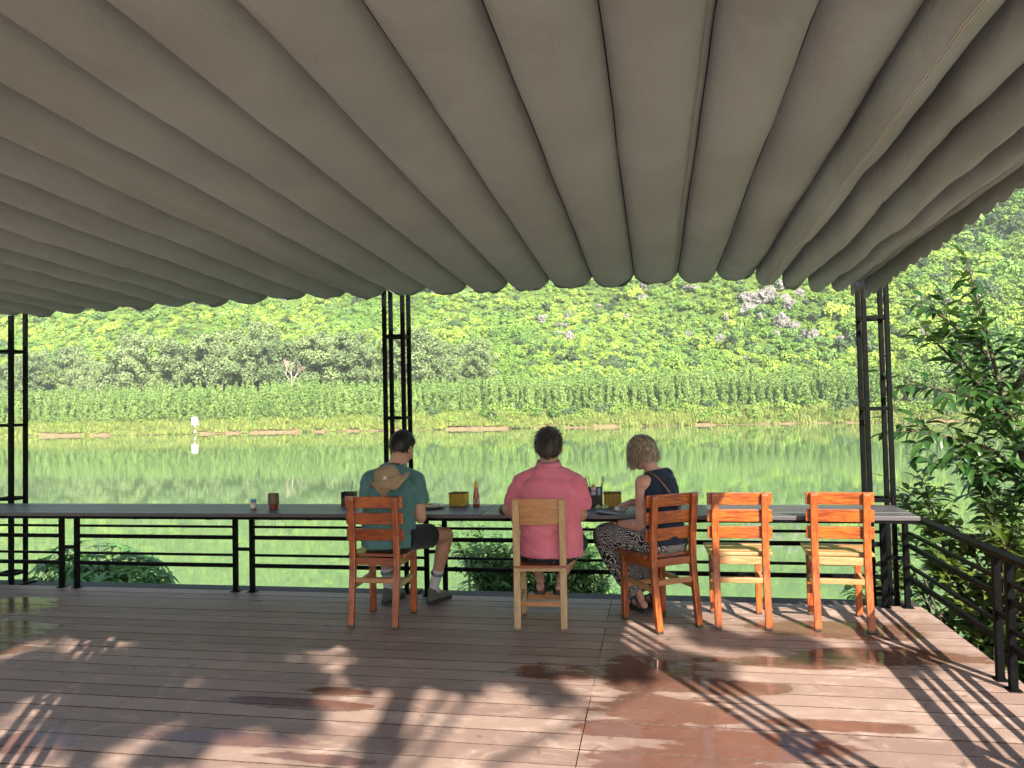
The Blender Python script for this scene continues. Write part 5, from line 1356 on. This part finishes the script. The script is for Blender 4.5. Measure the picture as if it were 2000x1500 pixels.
fuse('shorts', [loft([(-.70, 5.06, .46, .19, .128), (-.70, 5.06, .54, .186, .124)], side, 20), loft([(*hipL, .108, .098), (*hipL.lerp(knL, .98), .088, .080)], (1, 0, 0), 16, False), loft([(*hipR, .108, .098), (*hipR.lerp(knR, .98), .088, .080)], (1, 0, 0), 16, False)], .0075, MAT['floral'], B, 5, folds(8, .004))
slip_sole(P1, 'sandal', B); slip_sole(P2, 'sandal', B)
hair_short(B, hc, HR, m_hair('dark_brown_hair', (.022, .015, .010), (.055, .040, .028), (.10, .085, .07)), 1.10, .036, 2200, -.098, seed=5, lift=.25)
face_parts(B, hc, HR, 1.10)
tag(MB().tube([wrL+Vector((0, -.012, 0))+Vector((.024*cos(a), .008*sin(a)*.3, .021*sin(a)))-l for a in [2*pi*k/16 for k in range(17)]], .006, 6).build('wrist_watch', MAT['rubber'], B, True))

# ---------------------------------------------------------------- woman in the sleeveless top
Cw = empty('person', (.0, 5.17, .471), 0, 'person in navy sleeveless top and zebra print trousers holding a plate', 'person')
side = Vector((.66, .75, .05)).normalized()
hc = Vector((-.088, 5.215, 1.108)); HR = frame((-.80, .48, -.48), (0, 0, 1), radians(-4))
torso = [(.045, 5.165, .535, .165, .125), (.045, 5.165, .62, .145, .108), (.03, 5.175, .73, .140, .10), (.012, 5.185, .84, .155, .105), (.005, 5.19, .92, .150, .085), (-.005, 5.195, .965, .085, .06)]
neck = [(-.008, 5.195, .955, .052, .05), (-.03, 5.20, 1.01, .046, .046), (-.055, 5.21, 1.05, .045, .048)]
shN, shF = Vector((-.085, 5.095, .915)), Vector((.09, 5.285, .90))
elN, elF = Vector((-.098, 5.085, .640)), Vector((.0, 5.43, .74))
wrN, wrF = Vector((-.258, 5.235, .628)), Vector((-.175, 5.40, .752))
hipN, hipF = Vector((-.03, 5.12, .55)), Vector((.08, 5.26, .55))
knN, knF = Vector((-.365, 5.345, .535)), Vector((-.24, 5.50, .53))
anN, anF = Vector((-.118, 5.405, .095)), Vector((-.02, 5.50, .095))
f1, P1, t1, s1, u1 = foot_shapes(anN, (-.55, .80, 0), .92); f2, P2, t2, s2, u2 = foot_shapes(anF, (-.50, .80, 0), .92)
sh = [loft(torso, side), loft(neck, side)]+head_shapes(hc, HR, .96)+arm(shN, elN, wrN, .96)+arm(shF, elF, wrF, .96)+leg(hipN, knN, anN, .95)+leg(hipF, knF, anF, .95)+f1+f2
sh += [ball((-.075, 5.10, .91), (.062, .062, .06))]
sh += hand_shapes(wrN, (-.62, .70, .20), (-.35, -.35, -.85), (-.3, .3, .9), .5, .12, .92)+hand_shapes(wrF, (-.75, .10, -.28), (-.1, -.3, .95), (-.2, -1, -.2), .8, .10, .92, .5)
fuse('body', sh, .006, MAT['skin3'], Cw, 4)
ts = inf(torso, .010); ts[0] = (.045, 5.165, .52, .178, .138); ts[-1] = (-.01, 5.195, .99, .066, .058)
fuse('sleeveless_top', [loft(ts, side, 24, False), loft([(-.055, 5.125, .885, .062, .062), (.085, 5.26, .90, .065, .062)], (0, 0, 1), 16), loft([(-.04, 5.145, .945, .045, .05), (.075, 5.25, .955, .05, .05)], (0, 0, 1), 14)], .007, MAT['navy'], Cw, 6, folds(11, .004, 7, 7, 9))
d1 = anN-knN; d2 = anF-knF
fuse('trousers', [loft([(.035, 5.175, .50, .178, .142), (.04, 5.17, .60, .165, .13)], side, 20), loft([(*hipN, .110, .105), (*hipN.lerp(knN, .6), .098, .098), (*knN, .082, .088)], (0, 0, 1), 16), loft([(*hipF, .110, .105), (*hipF.lerp(knF, .6), .098, .098), (*knF, .082, .088)], (0, 0, 1), 16),
     loft([(*knN, .078, .086), (*(knN+d1*.3), .092, .090), (*(knN+d1*.65), .088, .080), (*(knN+d1*.86), .082, .070)], (.6, .7, 0), 16, False), loft([(*knF, .078, .086), (*(knF+d2*.3), .092, .09), (*(knF+d2*.65), .088, .08), (*(knF+d2*.86), .082, .07)], (.6, .7, 0), 16, False)], .0075, MAT['zebra'], Cw, 6, folds(14, .009, 9, 9, 7))
slip_sole(P1, 'sandal', Cw); slip_sole(P2, 'sandal', Cw)
l = Cw.location
mb = MB(); st_ = [(-.105, 5.20, .965), (-.045, 5.125, 1.0), (.03, 5.075, .94), (.095, 5.062, .85), (.15, 5.09, .75), (.20, 5.15, .66)]
V = []; F = []
for i, p in enumerate(st_):
    p = Vector(p); t_ = (Vector(st_[min(i+1, 5)])-Vector(st_[max(0, i-1)])).normalized(); w_ = t_.cross(Vector((.6, -.75, .2))).normalized()*.007; V += [p-w_-l, p+w_-l]
F = [(2*i, 2*i+1, 2*i+3, 2*i+2) for i in range(5)]
so = ob('bag_strap', mesh('bag_strap', V, F, plain('brown_leather', (.16, .075, .04), .5)), Cw); m_ = so.modifiers.new('s', 'SOLIDIFY'); m_.thickness = .004; m_ = so.modifiers.new('ss', 'SUBSURF'); m_.levels = 2; m_.render_levels = 2
wd = (wrN-elN).normalized(); e1 = wd.orthogonal().normalized(); e2 = wd.cross(e1)
MB().tube([wrN-wd*.02+(e1*cos(a)*.029+e2*sin(a)*.029)-l for a in [2*pi*k/18 for k in range(19)]], .004, 6).build('bracelet', plain('red_bracelet', (.20, .03, .03), .4), Cw, True)
# chin-length streaked hair
q = random.Random(8); mb = MB(); hm = m_hair('streaked_blonde_hair', (.035, .025, .018), (.24, .18, .12), (.58, .48, .36))
def scalp3(d, inf_): return Vector((d.x*(.074+inf_), -.012+d.y*(.092+inf_), .018+d.z*(.092+inf_)))
g3 = HR.transposed() @ Vector((0, 0, -1))
V = []; F = []
for k in range(2600):
    d = Vector((q.gauss(0, 1), q.gauss(-.15, 1), abs(q.gauss(.25, .7))-.15)).normalized(); p = scalp3(d, .006)
    if (p.y > .055 and p.z < .06) or p.z < -.03: continue
    ln = q.uniform(.095, .15)*(1.12 if p.z > .05 else .9); st = 7; pos = p.copy(); n0 = len(V)
    part = Vector((.02, .03, .11)); out_ = (p-part); fl_ = (out_*6+g3*.4+Vector((0, -.35, 0)))
    wav = q.uniform(0, 6); jit = Vector((q.gauss(0, .14), q.gauss(0, .14), q.gauss(0, .10)))
    for i in range(st+1):
        nn_ = Vector((pos.x/.074**2, (pos.y+.012)/.092**2, (pos.z-.018)/.092**2)).normalized()
        fl2 = (fl_*.5+g3*(1.0+.25*i)+jit+Vector((sin(wav+i*.9), cos(wav+i*.9), 0))*.07); e = (pos.x/.084)**2+((pos.y+.012)/.102)**2+((pos.z-.018)/.102)**2
        if e < 1.25 and pos.z > -.06: fl2 = fl2-nn_*min(0, fl2.dot(nn_))+nn_*.10
        fl2.normalize(); wv = nn_.cross(fl2).normalized()*(.0021*(1-.6*(i/st)))
        V += [hc+HR @ (pos-wv)*.96-l, hc+HR @ (pos+wv)*.96-l]; pos = pos+fl2*ln/st
    F += [(n0+2*i, n0+2*i+1, n0+2*i+3, n0+2*i+2) for i in range(st)]
hs = hair_short(Cw, hc, HR, hm, .96, .03, 300, -.05, seed=9, lift=.2)
tag(ob('hair_strands', mesh('hair_strands', V, F, hm, True), hs), kind='stuff')
face_parts(Cw, hc, HR, .96)
# what she holds
pl = plate((-.315, 5.315, .672), 'shallow metal plate held in the left hand of the woman', .10, (radians(-4), radians(6), 0))
for ch in pl.children:
    if ch.name.startswith('dish'): ch.data.materials[0] = plain('steel_dish', (.42, .44, .46), .28, .8)
V, F = ball((0, 0, 0), (.026, .020, .016)); V = [v*(1+.45*noise.noise(v*70)) for v in V]
tag(ob('crumpled_tissue', mesh('crumpled_tissue', V, F, MAT['tissue'], True), None, (-.262, 5.395, T+.017)), 'crumpled white tissue under the right hand of the woman', 'tissue')
# ------------------------------------------------------------------ summer haze over the river
hz = MB().box((-840, -300, -60), (520, 556, 330)).build('haze', None); tag(hz, kind='stuff')
hm_ = bpy.data.materials.new('haze_air'); hm_.use_nodes = True; ht = hm_.node_tree; ht.nodes.remove(ht.nodes['Principled BSDF'])
pv = ht.nodes.new('ShaderNodeVolumePrincipled'); pv.inputs['Color'].default_value = (.90, .96, 1, 1); pv.inputs['Density'].default_value = .00022
ht.links.new(pv.outputs[0], ht.nodes['Material Output'].inputs['Volume']); hz.data.materials.append(hm_)
